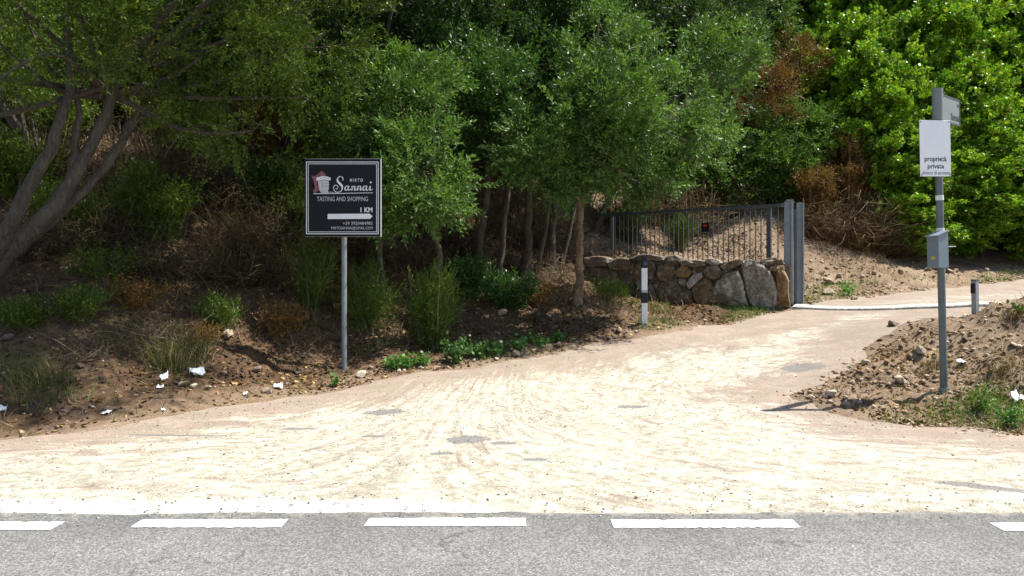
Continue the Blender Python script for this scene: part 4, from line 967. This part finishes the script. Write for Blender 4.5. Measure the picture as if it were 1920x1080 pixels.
# ------------------------------------------------------------------ paper scraps
def scrap(px, py, w, h, label, group=None):
    g = G(px, py); S = g[1] / F; n = 6; u, v = np.meshgrid(np.linspace(-.5, .5, n), np.linspace(-.5, .5, n))
    x = u * w * S * (1 + .25 * rng.normal(0, 1, (n, n)) * .4); y = v * w * S * .6; z = h * S * (.35 + .9 * fbm(u + px, v + py, 3.5, 2)) + v * h * S * .8
    V = np.stack((x, y, z - z.min() + .004), -1).reshape(-1, 3); i = np.arange(n * n).reshape(n, n)
    Q = np.stack((i[:-1, :-1], i[:-1, 1:], i[1:, 1:], i[1:, :-1]), -1).reshape(-1, 4)
    o = obj('paper_scrap', mesh_np('paper_scrap', V, Q, M['paper']), None, g, (0, 0, rng.normal(0, .3)))
    m_ = o.modifiers.new('thickness', 'SOLIDIFY'); m_.thickness = .003
    tag(o, label, 'paper', group)
scrap(368, 706, 28, 14, 'largest crumpled white paper scrap on the bank')
scrap(307, 716, 15, 12, 'folded white paper scrap beside the large grass tuft')
for q in [(300, 729, 12, 4), (460, 743, 9, 5), (521, 729, 16, 8), (199, 777, 17, 5), (4, 772, 14, 9), (306, 772, 7, 3)]:
    scrap(*q, 'small white paper scrap lying on the shaded verge', 'small paper scraps on the verge')
scrap(1908, 757, 22, 14, 'white paper scrap in the grass on mound'); scrap(1803, 684, 16, 8, 'white paper scrap behind the leaning post')

# ------------------------------------------------------------------ stone wall
wall = empty('stone_wall', on(1300, 15.3, 0)); tag(wall, 'dry stone wall of big lichened boulders in front of the steel gate', 'wall')
WA, WB = np.array((1.3, 16.35)), np.array((5.12, 14.78)); wd_ = (WB - WA) / np.linalg.norm(WB - WA); wn_ = np.array((wd_[1], -wd_[0]))
def wall_pt(px, py):
    k = (px - 960) / F   # x = k*y on the wall line
    t = (k * WA[1] - WA[0]) / (wd_[0] - k * wd_[1]); q = WA + wd_ * t
    return np.array((q[0], q[1], CH - (py - HZ) / F * q[1]))
ST = [('stone_lichen', .34, [(1000, 875), (1015, 830), (1060, 720), (1130, 665), (1210, 640), (1250, 690), (1265, 780), (1285, 850), (1302, 910), (1290, 960), (1200, 975), (1100, 980), (1005, 950)]),
      ('stone_grey', .32, [(1255, 590), (1330, 572), (1400, 590), (1450, 630), (1480, 690), (1500, 760), (1497, 890), (1430, 905), (1330, 900), (1300, 840), (1275, 740), (1258, 640)]),
      ('stone_ochre', .2, [(1512, 635), (1560, 640), (1592, 690), (1602, 860), (1602, 910), (1512, 905), (1507, 760)]),
      ('stone_ochre', .08, [(1470, 640), (1507, 638), (1506, 765), (1492, 700)]),
      ('stone_ochre', .26, [(872, 770), (920, 715), (965, 682), (1010, 700), (1040, 760), (1022, 830), (970, 890), (920, 872), (890, 825)]),
      ('stone_grey', .2, [(828, 725), (880, 662), (940, 640), (957, 680), (910, 715), (862, 768)]),
      ('stone_brown', .26, [(603, 765), (650, 710), (720, 685), (770, 730), (792, 790), (752, 835), (710, 875), (650, 855), (615, 815)]),
      ('stone_brown', .25, [(690, 925), (740, 850), (810, 790), (862, 812), (905, 862), (945, 925), (932, 975), (800, 985), (700, 970)]),
      ('stone_brown', .2, [(958, 640), (990, 596), (1060, 590), (1097, 640), (1082, 690), (1010, 695)]),
      ('stone_ochre', .2, [(733, 632), (800, 592), (842, 602), (872, 640), (842, 682), (780, 682)]), ('stone_brown', .1, [(862, 640), (890, 622), (908, 650), (880, 674)]),
      ('stone_brown', .2, [(608, 645), (622, 592), (700, 562), (740, 600), (747, 660), (700, 702), (640, 708)]),
      ('stone_dark', .22, [(665, 565), (690, 522), (740, 508), (792, 545), (772, 592), (720, 596)]), ('stone_dark', .24, [(778, 558), (870, 545), (962, 558), (972, 592), (900, 602), (800, 594)]),
      ('stone_grey', .16, [(968, 562), (1000, 534), (1072, 555), (1102, 577), (1030, 596)]), ('stone_brown', .24, [(1078, 602), (1150, 560), (1242, 540), (1262, 570), (1180, 612), (1110, 624)]),
      ('stone_grey', .2, [(1240, 566), (1290, 546), (1345, 562), (1330, 578), (1252, 592)]), ('stone_brown', .26, [(1385, 572), (1400, 545), (1490, 528), (1538, 545), (1522, 582), (1440, 592)]),
      ('stone_ochre', .24, [(1448, 604), (1500, 585), (1562, 592), (1562, 632), (1470, 634)]), ('stone_brown', .22, [(438, 630), (480, 562), (590, 557), (602, 620), (582, 692), (530, 722), (470, 765), (440, 705)]),
      ('stone_dark', .2, [(535, 805), (560, 725), (590, 762), (612, 832), (645, 905), (605, 960), (540, 950)]), ('stone_dark', .22, [(318, 710), (380, 652), (432, 682), (442, 762), (472, 852), (400, 900), (335, 850)]),
      ('stone_dark', .28, [(405, 548), (480, 510), (560, 505), (662, 525), (667, 552), (560, 560), (450, 560)]), ('stone_dark', .24, [(245, 568), (330, 532), (410, 542), (425, 615), (320, 632), (258, 615)]),
      ('stone_dark', .1, [(598, 700), (642, 712), (602, 765), (578, 742)]), ('stone_grey', .12, [(768, 690), (832, 690), (824, 745), (780, 735)]), ('stone_brown', .14, [(1085, 640), (1150, 612), (1195, 632), (1130, 662), (1090, 694)]),
      ('stone_brown', .14, [(940, 925), (980, 890), (1005, 945), (960, 970)]), ('stone_grey', .2, [(1305, 908), (1370, 898), (1480, 902), (1497, 935), (1340, 945)]), ('stone_dark', .12, [(638, 890), (690, 862), (704, 900), (672, 925)]),
      ('stone_dark', .22, [(60, 535), (150, 520), (242, 532), (245, 595), (100, 605)]), ('stone_brown', .12, [(1198, 640), (1250, 598), (1262, 685), (1230, 655)]), ('stone_brown', .12, [(475, 860), (440, 770), (530, 730), (540, 800), (530, 900)]),
      ('stone_dark', .16, [(790, 795), (870, 775), (885, 830), (860, 808), (815, 786)]), ('stone_ochre', .12, [(405, 570), (440, 562), (448, 620), (425, 690), (412, 640)]), ('stone_dark', .16, [(100, 610), (245, 605), (310, 640), (300, 760), (150, 740)]),
      ('stone_dark', .16, [(150, 745), (300, 765), (330, 850), (380, 900), (240, 900)]), ('stone_brown', .1, [(745, 690), (768, 690), (775, 728), (750, 700)]), ('stone_dark', .12, [(1500, 560), (1545, 548), (1565, 588), (1520, 588)])]
wbase = np.array(wall.location)
def stone_mesh(mat, dep, pts):
    W = np.array([wall_pt(1080 + x / 4, 350 + y / 4) for x, y in pts]); W = np.vstack((W, W[:1]))
    # resample the outline, round it a little
    R = np.concatenate([W[i] + (W[i + 1] - W[i]) * np.array((.12, .5, .88))[:, None] for i in range(len(W) - 1)]); R = R + rng.normal(0, .006, R.shape); n = len(R); c = R.mean(0); nn = np.array((wn_[0], wn_[1], 0)); V = []
    size = np.linalg.norm(R - c, axis=1).mean()
    tilt = rng.normal(0, .22, 2); ring = [(1.0, -.30, 0), (1.07, -.05, .4), (1.04, .0, .8), (.93, .0, 1.0), (.5, 0, 1.03)]
    for s, bk, f in ring:
        q = c + (R - c) * s; u = (q - c)[:, :2] @ wd_; v = q[:, 2] - c[2]
        jit = fbm(u * 1 + c[0] * 9, v + c[2] * 7, 7., 4) * .42
        dpt = bk + dep * .55 * f * (1 + .0 * jit) + jit * dep * .5 * (f > 0) + (tilt[0] * u + tilt[1] * v) * (f > .5)
        V.append(q + nn * dpt[:, None])
    V.append((c + nn * (dep * .55 * 1.15))[None]); V = np.concatenate(V); Q = []; T = []
    k = np.arange(n); k2 = (k + 1) % n
    for i in range(len(ring) - 1): Q.append(np.stack((i * n + k, i * n + k2, (i + 1) * n + k2, (i + 1) * n + k), 1))
    L = (len(ring) - 1) * n; T = np.stack((L + k, L + k2, np.full(n, len(V) - 1)), 1)
    me = mesh_np('stone', V - c, [np.concatenate(Q), T, np.arange(n)[None, ::-1]], M[mat], False)
    return me, c
for mat_, dep, pts in ST:
    me, c = stone_mesh(mat_, dep, pts)
    bm = bmesh.new(); bm.from_mesh(me); bmesh.ops.recalc_face_normals(bm, faces=bm.faces[:]); bm.to_mesh(me); bm.free()
    for p_ in me.polygons: p_.use_smooth = True
    me.set_sharp_from_angle(angle=math.radians(16))
    obj('stone', me, wall, c - wbase)
FS = [hull_rock(90 + k, M['stone_' + ('brown', 'ochre', 'dark', 'grey')[k % 4]], .75, 12) for k in range(8)]
for k in range(70):
    q = wall_pt(rng.uniform(1150, 1476), rng.uniform(492, 590)); sz_ = rng.uniform(.07, .19)
    obj('stone', FS[k % 8], wall, q + np.array((wn_[0], wn_[1], 0)) * rng.uniform(-.02, .05) - wbase, tuple(rng.uniform(0, 6, 3)), sz_)
# earth core behind the boulders
bm = bmesh.new(); tp = [wall_pt(1095, 487), wall_pt(1240, 487), wall_pt(1340, 492), wall_pt(1470, 492), wall_pt(1482, 500)]; bt = [wall_pt(1095, 640), wall_pt(1240, 640), wall_pt(1340, 630), wall_pt(1470, 610), wall_pt(1482, 600)]
nn = np.array((wn_[0], wn_[1], 0)); rows_ = [[q - nn * .02 - wbase for q in bt], [q - nn * .02 - wbase for q in tp], [q - nn * .55 - wbase for q in tp], [q - nn * .6 - wbase for q in bt]]
vs = [[bm.verts.new(q) for q in r] for r in rows_]
for a_, b_ in zip(vs[:-1], vs[1:]):
    for k in range(4): bm.faces.new((a_[k], a_[k + 1], b_[k + 1], b_[k]))
for k in (0, 4): bm.faces.new([r[k] for r in vs])
bm_obj('earth_core', bm, M['stone_dark'], wall)

# ------------------------------------------------------------------ steel gate, slid open behind the wall
gate = empty('steel_gate'); tag(gate, 'dark steel sliding gate of thin upright bars slid open behind the wall', 'gate')
ga, gb = np.array(P(1148, 400, 17.6)), np.array(P(1474, 381, 15.0)); gd = (gb - ga)[:2]; gL = np.linalg.norm(gd); grz = math.atan2(gd[1], gd[0]); zt = (ga[2] + gb[2]) / 2
gz0 = zt - 1.9; gate.location = (ga[0], ga[1], gz0); gate.rotation_euler = (0, 0, grz)
slope_g = (gb[2] - ga[2]) / gL
def gz(u): return (ga[2] - gz0) + slope_g * u
bm = bmesh.new(); 
def bar(bm, u0, z0, u1, z1, w, d):
    dirv = Vector((u1 - u0, 0, z1 - z0)); L = dirv.length; ang = math.atan2(z1 - z0, u1 - u0)
    Mx = Matrix.Translation(((u0 + u1) / 2, 0, (z0 + z1) / 2)) @ Matrix.Rotation(-ang, 4, 'Y') @ Matrix.Diagonal((L, d, w, 1)); bmesh.ops.create_cube(bm, size=1, matrix=Mx)
bar(bm, -.55, gz(-.55) - .03, gL - .04, gz(gL) - .03, .06, .05); bm_obj('top_rail', bm, M['dark_steel'], gate)
bm = bmesh.new(); bar(bm, -.1, .12, gL, .12, .08, .05); bm_obj('bottom_rail', bm, M['dark_steel'], gate)
bm = box_bm(0.0, 0, gz(0) / 2 - .03, .06, .052, gz(0) - .08); bm_obj('end_post', bm, M['galv'], gate)
ue = gL * .915
bm = box_bm(ue, 0, gz(ue) / 2 - .02, .085, .054, gz(ue) - .1); bm_obj('end_post', bm, M['dark_steel'], gate)
bm = box_bm(gL - .06, 0, gz(gL) - .03, .05, .062, .07); bm_obj('rail_end_cap', bm, M['galv'], gate)
nb = 34; mb = None
for k in range(nb):
    u = .075 + k * (gL - .12) / nb
    if abs(u - ue) < .07: continue
    bm = box_bm(0, 0, (gz(u) - .05 + .16) / 2, .016, .016, gz(u) - .06 - .16)
    bo = bm_obj('bar', bm, M['dark_steel'], gate, loc=(u, 0, 0))
    if k % 2:
        bm = box_bm(0, 0, .98 + .04 * (k % 4), .026, .026, .045); bm_obj('collar', bm, M['dark_steel'], bo)
# warning plate on the gate
gs = empty('warning_plate', (0, 0, 0)); u = gL * .5
# find where the plate meets its line of sight
best = min(np.linspace(0, gL, 400), key=lambda u_: abs(960 + F * (ga[0] + gd[0] / gL * u_) / (ga[1] + gd[1] / gL * u_) - 1324))
q = ga[:2] + gd / gL * best; gs.location = (q[0] + math.sin(grz) * .03, q[1] - math.cos(grz) * .03, CH - (428 - HZ) / F * q[1]); gs.rotation_euler = (0, 0, grz)
tag(gs, 'small black warning plate with a red mark wired to gate bars', 'sign')
bm_obj('plate', box_bm(0, 0, 0, .17, .006, .215), M['sign_black'], gs)
bm = bmesh.new(); bmesh.ops.create_circle(bm, cap_ends=True, segments=14, radius=.5, matrix=Matrix.Translation((0, -.005, .055)) @ Matrix.Rotation(math.pi / 2, 4, 'X') @ Matrix.Diagonal((.09, .045, 1, 1))); bm_obj('red_mark', bm, M['bright_red'], gs)
bm_obj('grey_band', box_bm(0, -.0045, -.085, .15, .003, .025), M['print_mid'], gs)

# gate guide posts
gp = empty('gate_posts', on(1487, 15.0, .05)); tag(gp, 'pair of tall galvanised steel gate guide posts at the wall end', 'gate post')
gp.rotation_euler = (0, 0, grz * .35); Hh = P(0, 376, 15.0)[2] - gp.location[2]
bm_obj('post', box_bm(-.10, 0, Hh / 2 - .01, .12, .12, Hh - .02), M['galv'], gp); bm_obj('post', box_bm(.115, .05, Hh / 2 - .02, .10, .12, Hh - .04), M['galv'], gp)
bm_obj('flange', box_bm(-.02, -.045, Hh / 2 - .005, .038, .10, Hh - .03), M['galv_light'], gp); bm_obj('guide_channel', box_bm(.04, .02, Hh / 2 - .06, .048, .07, Hh - .2), M['dark_steel'], gp)
bm_obj('flange', box_bm(.178, .0, Hh / 2 - .03, .024, .14, Hh - .07), M['galv_light'], gp)
bm_obj('cap', box_bm(-.06, -.01, Hh + .002, .13, .14, .02), M['galv_light'], gp); bm_obj('latch', box_bm(.085, -.075, Hh * .58, .03, .02, .02), M['galv_light'], gp)
bm_obj('base_plate', box_bm(.03, 0, .05, .36, .22, .02), M['dark_steel'], gp)

# photocell post on the other side of the track
g = np.array(P(1829, 596, 12.3)); g[2] = H(g[0], g[1]) - .08
pc = empty('photocell_post', g); tag(pc, 'short steel photocell post behind the earth mound', 'post'); hh = P(0, 526, 12.3)[2] - g[2]; pc.rotation_euler = (0, math.radians(-1.5), .5)
bm_obj('post', box_bm(0, 0, hh / 2, .075, .075, hh, None), M['galv_light'], pc); bm_obj('cap', box_bm(0, 0, hh + .008, .082, .082, .02), M['dark_steel'], pc); bm_obj('sensor', box_bm(-.055, -.0, hh - .12, .034, .06, .15), M['post_black'], pc, bevel=.006)

# delineator
g = on(1208, 12.85, 0); dl = empty('delineator_post', g); tag(dl, 'white roadside delineator post with black bands before the wall', 'post')
ht = P(0, 484, 12.85)[2] - g[2]
def hexpost(z0, z1, slant=0, grow=0):
    prof = [(-.043, -.03), (.043, -.03), (.05, 0), (.02, .045), (-.02, .045), (-.05, 0)]; bm = bmesh.new()
    lo_ = [bm.verts.new((x * (1 + grow), y * (1 + grow), z0)) for x, y in prof]; hi_ = [bm.verts.new((x * (1 + grow), y * (1 + grow), z1 + slant * -(y - .045))) for x, y in prof]
    for k in range(6): bm.faces.new((lo_[k], lo_[(k + 1) % 6], hi_[(k + 1) % 6], hi_[k]))
    bm.faces.new(hi_); bm.faces.new(lo_[::-1]); return bm
bm_obj('post', hexpost(-.15, ht - .16), M['post_white'], dl); bm_obj('top_band', hexpost(ht - .16, ht - .03, .5, .02), M['post_black'], dl)
bm_obj('reflector', box_bm(.012, -.034, ht - .085, .045, .006, .06), M['reflector'], dl); bm_obj('middle_band', hexpost(ht - .72, ht - .55, 0, .03), M['post_black'], dl); bm_obj('grey_band', hexpost(ht - .545, ht - .515, 0, .02), M['galv_light'], dl)

# ------------------------------------------------------------------ lettering helpers
DG = None
def text_mesh(body, w, h, mat, bold=0.0):
    cu = bpy.data.curves.new('lettering', 'FONT'); cu.body = body; cu.offset = bold; cu.resolution_u = 3
    o = bpy.data.objects.new('lettering', cu); COL.objects.link(o)
    dg = bpy.context.evaluated_depsgraph_get(); dg.update(); me = bpy.data.meshes.new_from_object(o.evaluated_get(dg)); bpy.data.objects.remove(o); bpy.data.curves.remove(cu)
    n = len(me.vertices); v = np.empty(n * 3, np.float32); me.vertices.foreach_get('co', v); v = v.reshape(-1, 3)
    lo_, hi_ = v.min(0), v.max(0); s = np.array((w / (hi_[0] - lo_[0]), h / (hi_[1] - lo_[1])))
    out = np.stack(((v[:, 0] - lo_[0]) * s[0], np.zeros(n), (v[:, 1] - lo_[1]) * s[1]), 1).astype(np.float32)
    me.vertices.foreach_set('co', out.ravel()); me.materials.clear(); me.materials.append(mat); me.update(); me.name = 'lettering'; return me
def poly_obj(name, pts, y, mat, parent):
    bm = bmesh.new(); bm.faces.new([bm.verts.new((p_[0], y, p_[1])) for p_ in pts]); bmesh.ops.triangulate(bm, faces=bm.faces[:]); return bm_obj(name, bm, mat, parent)
def stroke(pts, wid, k=6):
    """a pen stroke as a ribbon: pts (x,z), widths along it"""
    c = catmull([(p_[0], p_[1], 0) for p_ in pts], k)[:, :2]; t = np.linspace(0, 1, len(c)); w = np.interp(t, np.linspace(0, 1, len(wid)), wid) / 2
    d = np.gradient(c, axis=0); d /= np.linalg.norm(d, axis=1)[:, None] + 1e-9; nrm = np.stack((-d[:, 1], d[:, 0]), 1)
    a_, b_ = c + nrm * w[:, None], c - nrm * w[:, None]; V = np.concatenate((a_, b_)); n = len(c); i = np.arange(n - 1)
    return np.stack((V[:, 0], np.zeros(2 * n), V[:, 1]), 1), np.stack((i, i + 1, i + 1 + n, i + n), 1)

# ------------------------------------------------------------------ the black sign
g = on(643, 10.5, 0); sg = empty('roadside_sign', g); tag(sg, 'square black advertising sign with white border and arrow on grey post', 'sign')
Zs = 10.5; S = Zs / F; px0, px1, py0, py1 = 572, 715, 298, 444
W_, H_ = (px1 - px0) * S, (py1 - py0) * S; xc = ((px0 + px1) / 2 - 643) * S; zb = P(0, py1, Zs)[2] - g[2]
V, Q = tube_np([(0, .075, -.3), (0, .075, .8), (0, .075, zb + H_ - .05)], (.036,) * 3, 16); obj('post', mesh_np('post', V, Q, M['galv'], True), sg)
pn = bm_obj('panel', box_bm(0, 0, H_ / 2, W_, .035, H_), M['sign_edge'], sg, loc=(xc, 0, zb), bevel=.003)
bm_obj('face', box_bm(-.004, -.0185, H_ / 2, W_ - .010, .006, H_ - .004), M['sign_black'], pn)
for zz in (.2, .8): bm_obj('bracket', box_bm(0, .045, H_ * zz, .10, .055, .03), M['galv'], pn)
def zs(X, Y): return ((X - 165) / 780 * W_ - W_ / 2, H_ * (1 - (Y - 150) / 790))
yF = -.0235
def frame(X0, Y0, X1, Y1, t):
    bm = bmesh.new()
    for (a_, b_, c_, d_) in ((X0, Y0, X1, Y0 + t), (X0, Y1 - t, X1, Y1), (X0, Y0 + t, X0 + t, Y1 - t), (X1 - t, Y0 + t, X1, Y1 - t)):
        q = [zs(a_, b_), zs(c_, b_), zs(c_, d_), zs(a_, d_)]; bm.faces.new([bm.verts.new((x, yF, z)) for x, z in q])
    return bm_obj('border_line', bm, M['print_white'], pn)
frame(180, 179, 920, 914, 8); frame(199, 199, 902, 894, 6)
sc_ = lambda L: [zs(*q) for q in L]
poly_obj('red_map_emblem', sc_([(238, 315), (250, 331), (275, 322), (295, 308), (318, 288), (340, 272), (352, 285), (372, 296), (384, 318), (380, 330), (330, 330), (296, 345), (300, 380), (312, 440), (316, 468), (290, 480), (275, 498), (258, 500), (255, 470), (270, 445), (262, 410), (256, 372), (240, 345)][::-1]), yF, M['print_red'], pn)
poly_obj('cap_emblem', sc_([(282, 352), (300, 336), (350, 326), (400, 331), (430, 345), (432, 365), (415, 371), (380, 362), (330, 366), (300, 374), (288, 370)][::-1]), yF - .001, M['print_white'], pn)
poly_obj('head_emblem', sc_([(300, 378), (330, 371), (380, 367), (413, 376), (410, 392), (419, 414), (409, 420), (415, 430), (410, 440), (414, 452), (404, 470), (408, 498), (335, 498), (318, 470), (310, 430)][::-1]), yF - .001, M['print_grey'], pn)
parts = [stroke(sc_(q), [.003, .006, .003]) for q in ([(372, 402), (390, 396), (410, 400)], [(340, 385), (350, 420), (342, 450)], [(360, 432), (380, 428), (396, 436)], [(330, 470), (350, 480), (372, 474)], [(318, 350), (360, 342), (420, 352)])]
V, Q = join_np(parts); V[:, 1] = yF - .002; obj('emblem_lines', mesh_np('emblem_lines', V, Q, M['print_mid']), pn)
k_ = W_ / 780
def pen(strokes, name='lettering', mat='print_white'):
    V, Q = join_np([stroke(sc_(p_), [w * k_ for w in wd_l]) for p_, wd_l in strokes]); V[:, 1] = yF; obj(name, mesh_np(name, V, Q, M[mat]), pn)
let = [([(553, 372), (556, 345), (530, 329), (503, 348), (503, 378), (528, 405), (547, 430), (545, 465), (515, 488), (480, 482), (460, 455), (468, 425), (492, 418), (506, 438), (495, 458), (482, 450)], [8, 7, 6, 10, 20, 24, 20, 10, 7, 6, 7, 7, 6, 6, 5, 4])]
def la(x): return [([(x + 38, 432), (x + 20, 426), (x + 6, 445), (x + 8, 466), (x + 22, 468), (x + 40, 440)], [7, 8, 13, 12, 7, 5]), ([(x + 44, 424), (x + 38, 450), (x + 42, 468), (x + 56, 466), (x + 64, 452)], [13, 14, 12, 6, 4])]
def ln(x): return [([(x + 2, 436), (x + 12, 428), (x + 10, 450), (x + 4, 471)], [4, 10, 14, 14]), ([(x + 8, 455), (x + 22, 432), (x + 36, 428), (x + 38, 446), (x + 34, 464), (x + 46, 468), (x + 56, 454)], [4, 5, 8, 14, 13, 7, 4])]
let += la(572) + ln(640) + ln(698) + la(756) + [([(836, 426), (830, 450), (834, 467), (848, 467), (860, 452)], [13, 14, 12, 6, 4]), ([(836, 382), (840, 390), (843, 398)], [10, 22, 10])]
pen(let)
pen([([(255, 504), (420, 503), (640, 499), (862, 495)], [6, 6, 6, 5]), ([(408, 490), (430, 488), (470, 494), (520, 497)], [5, 4, 3, 3])], 'underline')
def lettering(body, X0, X1, Y0, Y1, mat, bold=0.0):
    (x0, z1), (x1, z0) = zs(X0, Y0), zs(X1, Y1); obj('lettering', text_mesh(body, x1 - x0, z1 - z0, M[mat], bold), pn, (x0, yF, z0))
lettering('M I R T O', 628, 758, 351, 384, 'print_white', .012); lettering('TASTING AND SHOPPING', 290, 812, 534, 580, 'print_grey', .0)
lettering('1 KM', 735, 857, 643, 692, 'print_white', .03); lettering('+39 3920484985', 556, 858, 787, 820, 'print_grey'); lettering('MIRTOSANNAI@GMAIL.COM', 437, 859, 836, 874, 'print_grey')
poly_obj('arrow', sc_([(400, 709), (828, 706), (859, 732), (832, 759), (400, 761)][::-1]), yF, M['print_white'], pn)

# ------------------------------------------------------------------ leaning post with street name, notice and letter box
Zp = 8.8; S = Zp / F
pb = np.array(P(1770, 727, Zp)); pb[2] = H(pb[0], pb[1]); ptop = P(1757, 166, Zp)
hp = ptop[2] - pb[2]; lean = math.atan2(pb[0] - ptop[0], hp)
sp = empty('sign_post', pb); sp.rotation_euler = (0, -lean, 0); tag(sp, 'leaning grey steel post standing on the dug earth mound', 'post')
V, Q = tube_np([(0, 0, -.25), (0, 0, hp * .5), (0, 0, hp - .02)], (.040, .039, .038), 18); obj('pole', mesh_np('pole', V, Q, M['pole'], True), sp)
def zpole(py): return (P(0, py, Zp)[2] - pb[2]) / math.cos(lean)
for py, hh in ((371, .055), (431, .04)):
    V, Q = tube_np([(0, 0, zpole(py) - hh / 2), (0, 0, zpole(py) + hh / 2)], (.0415, .0415), 18); obj('tape_band', mesh_np('tape_band', V, Q, M['tape'], True), sp)
V, Q = tube_np([(0, 0, -.02), (0, 0, .05)], (.052, .047), 14); obj('base_collar', mesh_np('base_collar', V, Q, M['galv'], True), sp)
def at_pole(py): return pb + np.array((-math.sin(lean) * zpole(py), 0, math.cos(lean) * zpole(py)))
# street name flag
q = at_pole(226); sf = empty('street_name_sign', q); sf.rotation_euler = (0, -lean * .5, 0); tag(sf, 'grey street name flag sign clamped to the top of leaning post', 'sign')
hs = (226 - 166) * S
V, Q = tube_np([(0, 0, 0), (0, 0, hs)], (.056, .056), 20); obj('sleeve', mesh_np('sleeve', V, Q, M['sign_grey'], True), sf)
yaw = math.radians(43); fl = obj('flag_panel', None, sf) if False else None
bm = box_bm(.36, 0, .155, .60, .022, .285); fp = bm_obj('panel', bm, M['sign_grey'], sf, bevel=.003); fp.rotation_euler = (0, 0, yaw)
bm_obj('frame', box_bm(.36, 0, .298, .604, .03, .014), M['dark_steel'], fp); bm_obj('frame', box_bm(.36, 0, .012, .604, .03, .014), M['dark_steel'], fp); bm_obj('frame', box_bm(.655, 0, .155, .014, .03, .27), M['dark_steel'], fp)
bm_obj('clamp', box_bm(.055, 0, .155, .05, .034, .29), M['galv_light'], fp)
for zz in (.04, .27): bm_obj('rivet', box_bm(.062, -.019, zz, .014, .008, .014), M['dark_steel'], fp)
obj('lettering', text_mesh('Sannai', .27, .08, M['print_dark'], .03), fp, (.37, -.0125, .05)); obj('lettering', text_mesh('via', .06, .045, M['print_dark'], .02), fp, (.575, -.0125, .215))
# private property notice
q = at_pole(279.5); pw, ph = 64 * S, 104.5 * S
nt_ = empty('private_notice', (P(1753.5, 279.5, Zp)[0] - .0, q[1] - .06, q[2])); nt_.rotation_euler = (0, -.02, math.radians(10)); tag(nt_, 'white private property notice board fixed on the leaning post', 'sign')
nt_.location.x = (1753.5 - 960) / F * (Zp - .06)
bd = bm_obj('board', box_bm(0, 0, 0, pw, .006, ph), M['white_plastic'], nt_, bevel=.001)
for sx in (-1, 1):
    for sz in (-1, 1): bm_obj('screw', box_bm(sx * (pw / 2 - .014), -.004, sz * (ph / 2 - .016), .012, .006, .014), M['print_mid'], nt_)
bm_obj('bracket', box_bm(.02, .03, ph * .3, .10, .05, .03), M['galv'], nt_); bm_obj('bracket', box_bm(.02, .03, -ph * .3, .10, .05, .03), M['galv'], nt_)
def nz(X, Y): return ((X - 205) / 318 * pw - pw / 2, ph / 2 - (Y - 432) / 510 * ph)
def nlet(body, X0, X1, Y0, Y1, mat, bold):
    (x0, z1), (x1, z0) = nz(X0, Y0), nz(X1, Y1); obj('lettering', text_mesh(body, x1 - x0, z1 - z0, M[mat], bold), nt_, (x0, -.0045, z0))
nlet('propriet\u00e0', 250, 476, 762, 820, 'print_dark', .02); nlet('privata', 280, 450, 830, 884, 'print_dark', .02); nlet('divieto di accesso', 224, 510, 893, 926, 'print_mid', .01)
# letter box
q = at_pole(470); mbx = empty('letter_box', q + np.array((-.075, -.085, -.19))); mbx.rotation_euler = (0, -.03, math.radians(-74)); tag(mbx, 'grey blue metal letter box with sloping lid on the leaning post', 'letter box')
bm = bmesh.new(); w_, d_, h1, h2 = .165, .135, .345, .395
pr = [(-d_ / 2, 0), (d_ / 2, 0), (d_ / 2, h2), (-d_ / 2, h1)]
va = [bm.verts.new((-w_ / 2, y, z)) for y, z in pr]; vb = [bm.verts.new((w_ / 2, y, z)) for y, z in pr]
bm.faces.new(va); bm.faces.new(vb[::-1])
for k in range(4): bm.faces.new((va[k], vb[k], vb[(k + 1) % 4], va[(k + 1) % 4]))
bmesh.ops.recalc_face_normals(bm, faces=bm.faces[:]); bx = bm_obj('body', bm, M['mailbox'], mbx, bevel=.004)
bm = box_bm(0, -.005, 0, w_ + .02, d_ + .035, .01); ld = bm_obj('lid', bm, M['mailbox'], mbx); ld.location = (0, 0, (h1 + h2) / 2 + .008); ld.rotation_euler = (math.atan2(h2 - h1, d_), 0, 0)
dr = bm_obj('door', box_bm(0, -d_ / 2 - .002, h1 * .45, w_ - .02, .006, h1 * .8), M['mailbox'], mbx, bevel=.001); bm_obj('name_tag', box_bm(.012, -d_ / 2 - .006, .11, .055, .004, .035), M['yellow'], dr)
V, Q = tube_np([(-.045, -d_ / 2 + .002, .18), (-.045, -d_ / 2 - .012, .18)], (.010, .010), 10); obj('lock', mesh_np('lock', V, Q, M['galv_light']), dr)
bo = at_pole(463); V, Q = tube_np([(0, -.03, 0), (.14, -.05, 0)], (.005, .005), 6); rd = obj('threaded_rod', mesh_np('threaded_rod', V, Q, M['galv_light']), sp, (0, 0, zpole(463)))
print('foliage triangles', TRI)
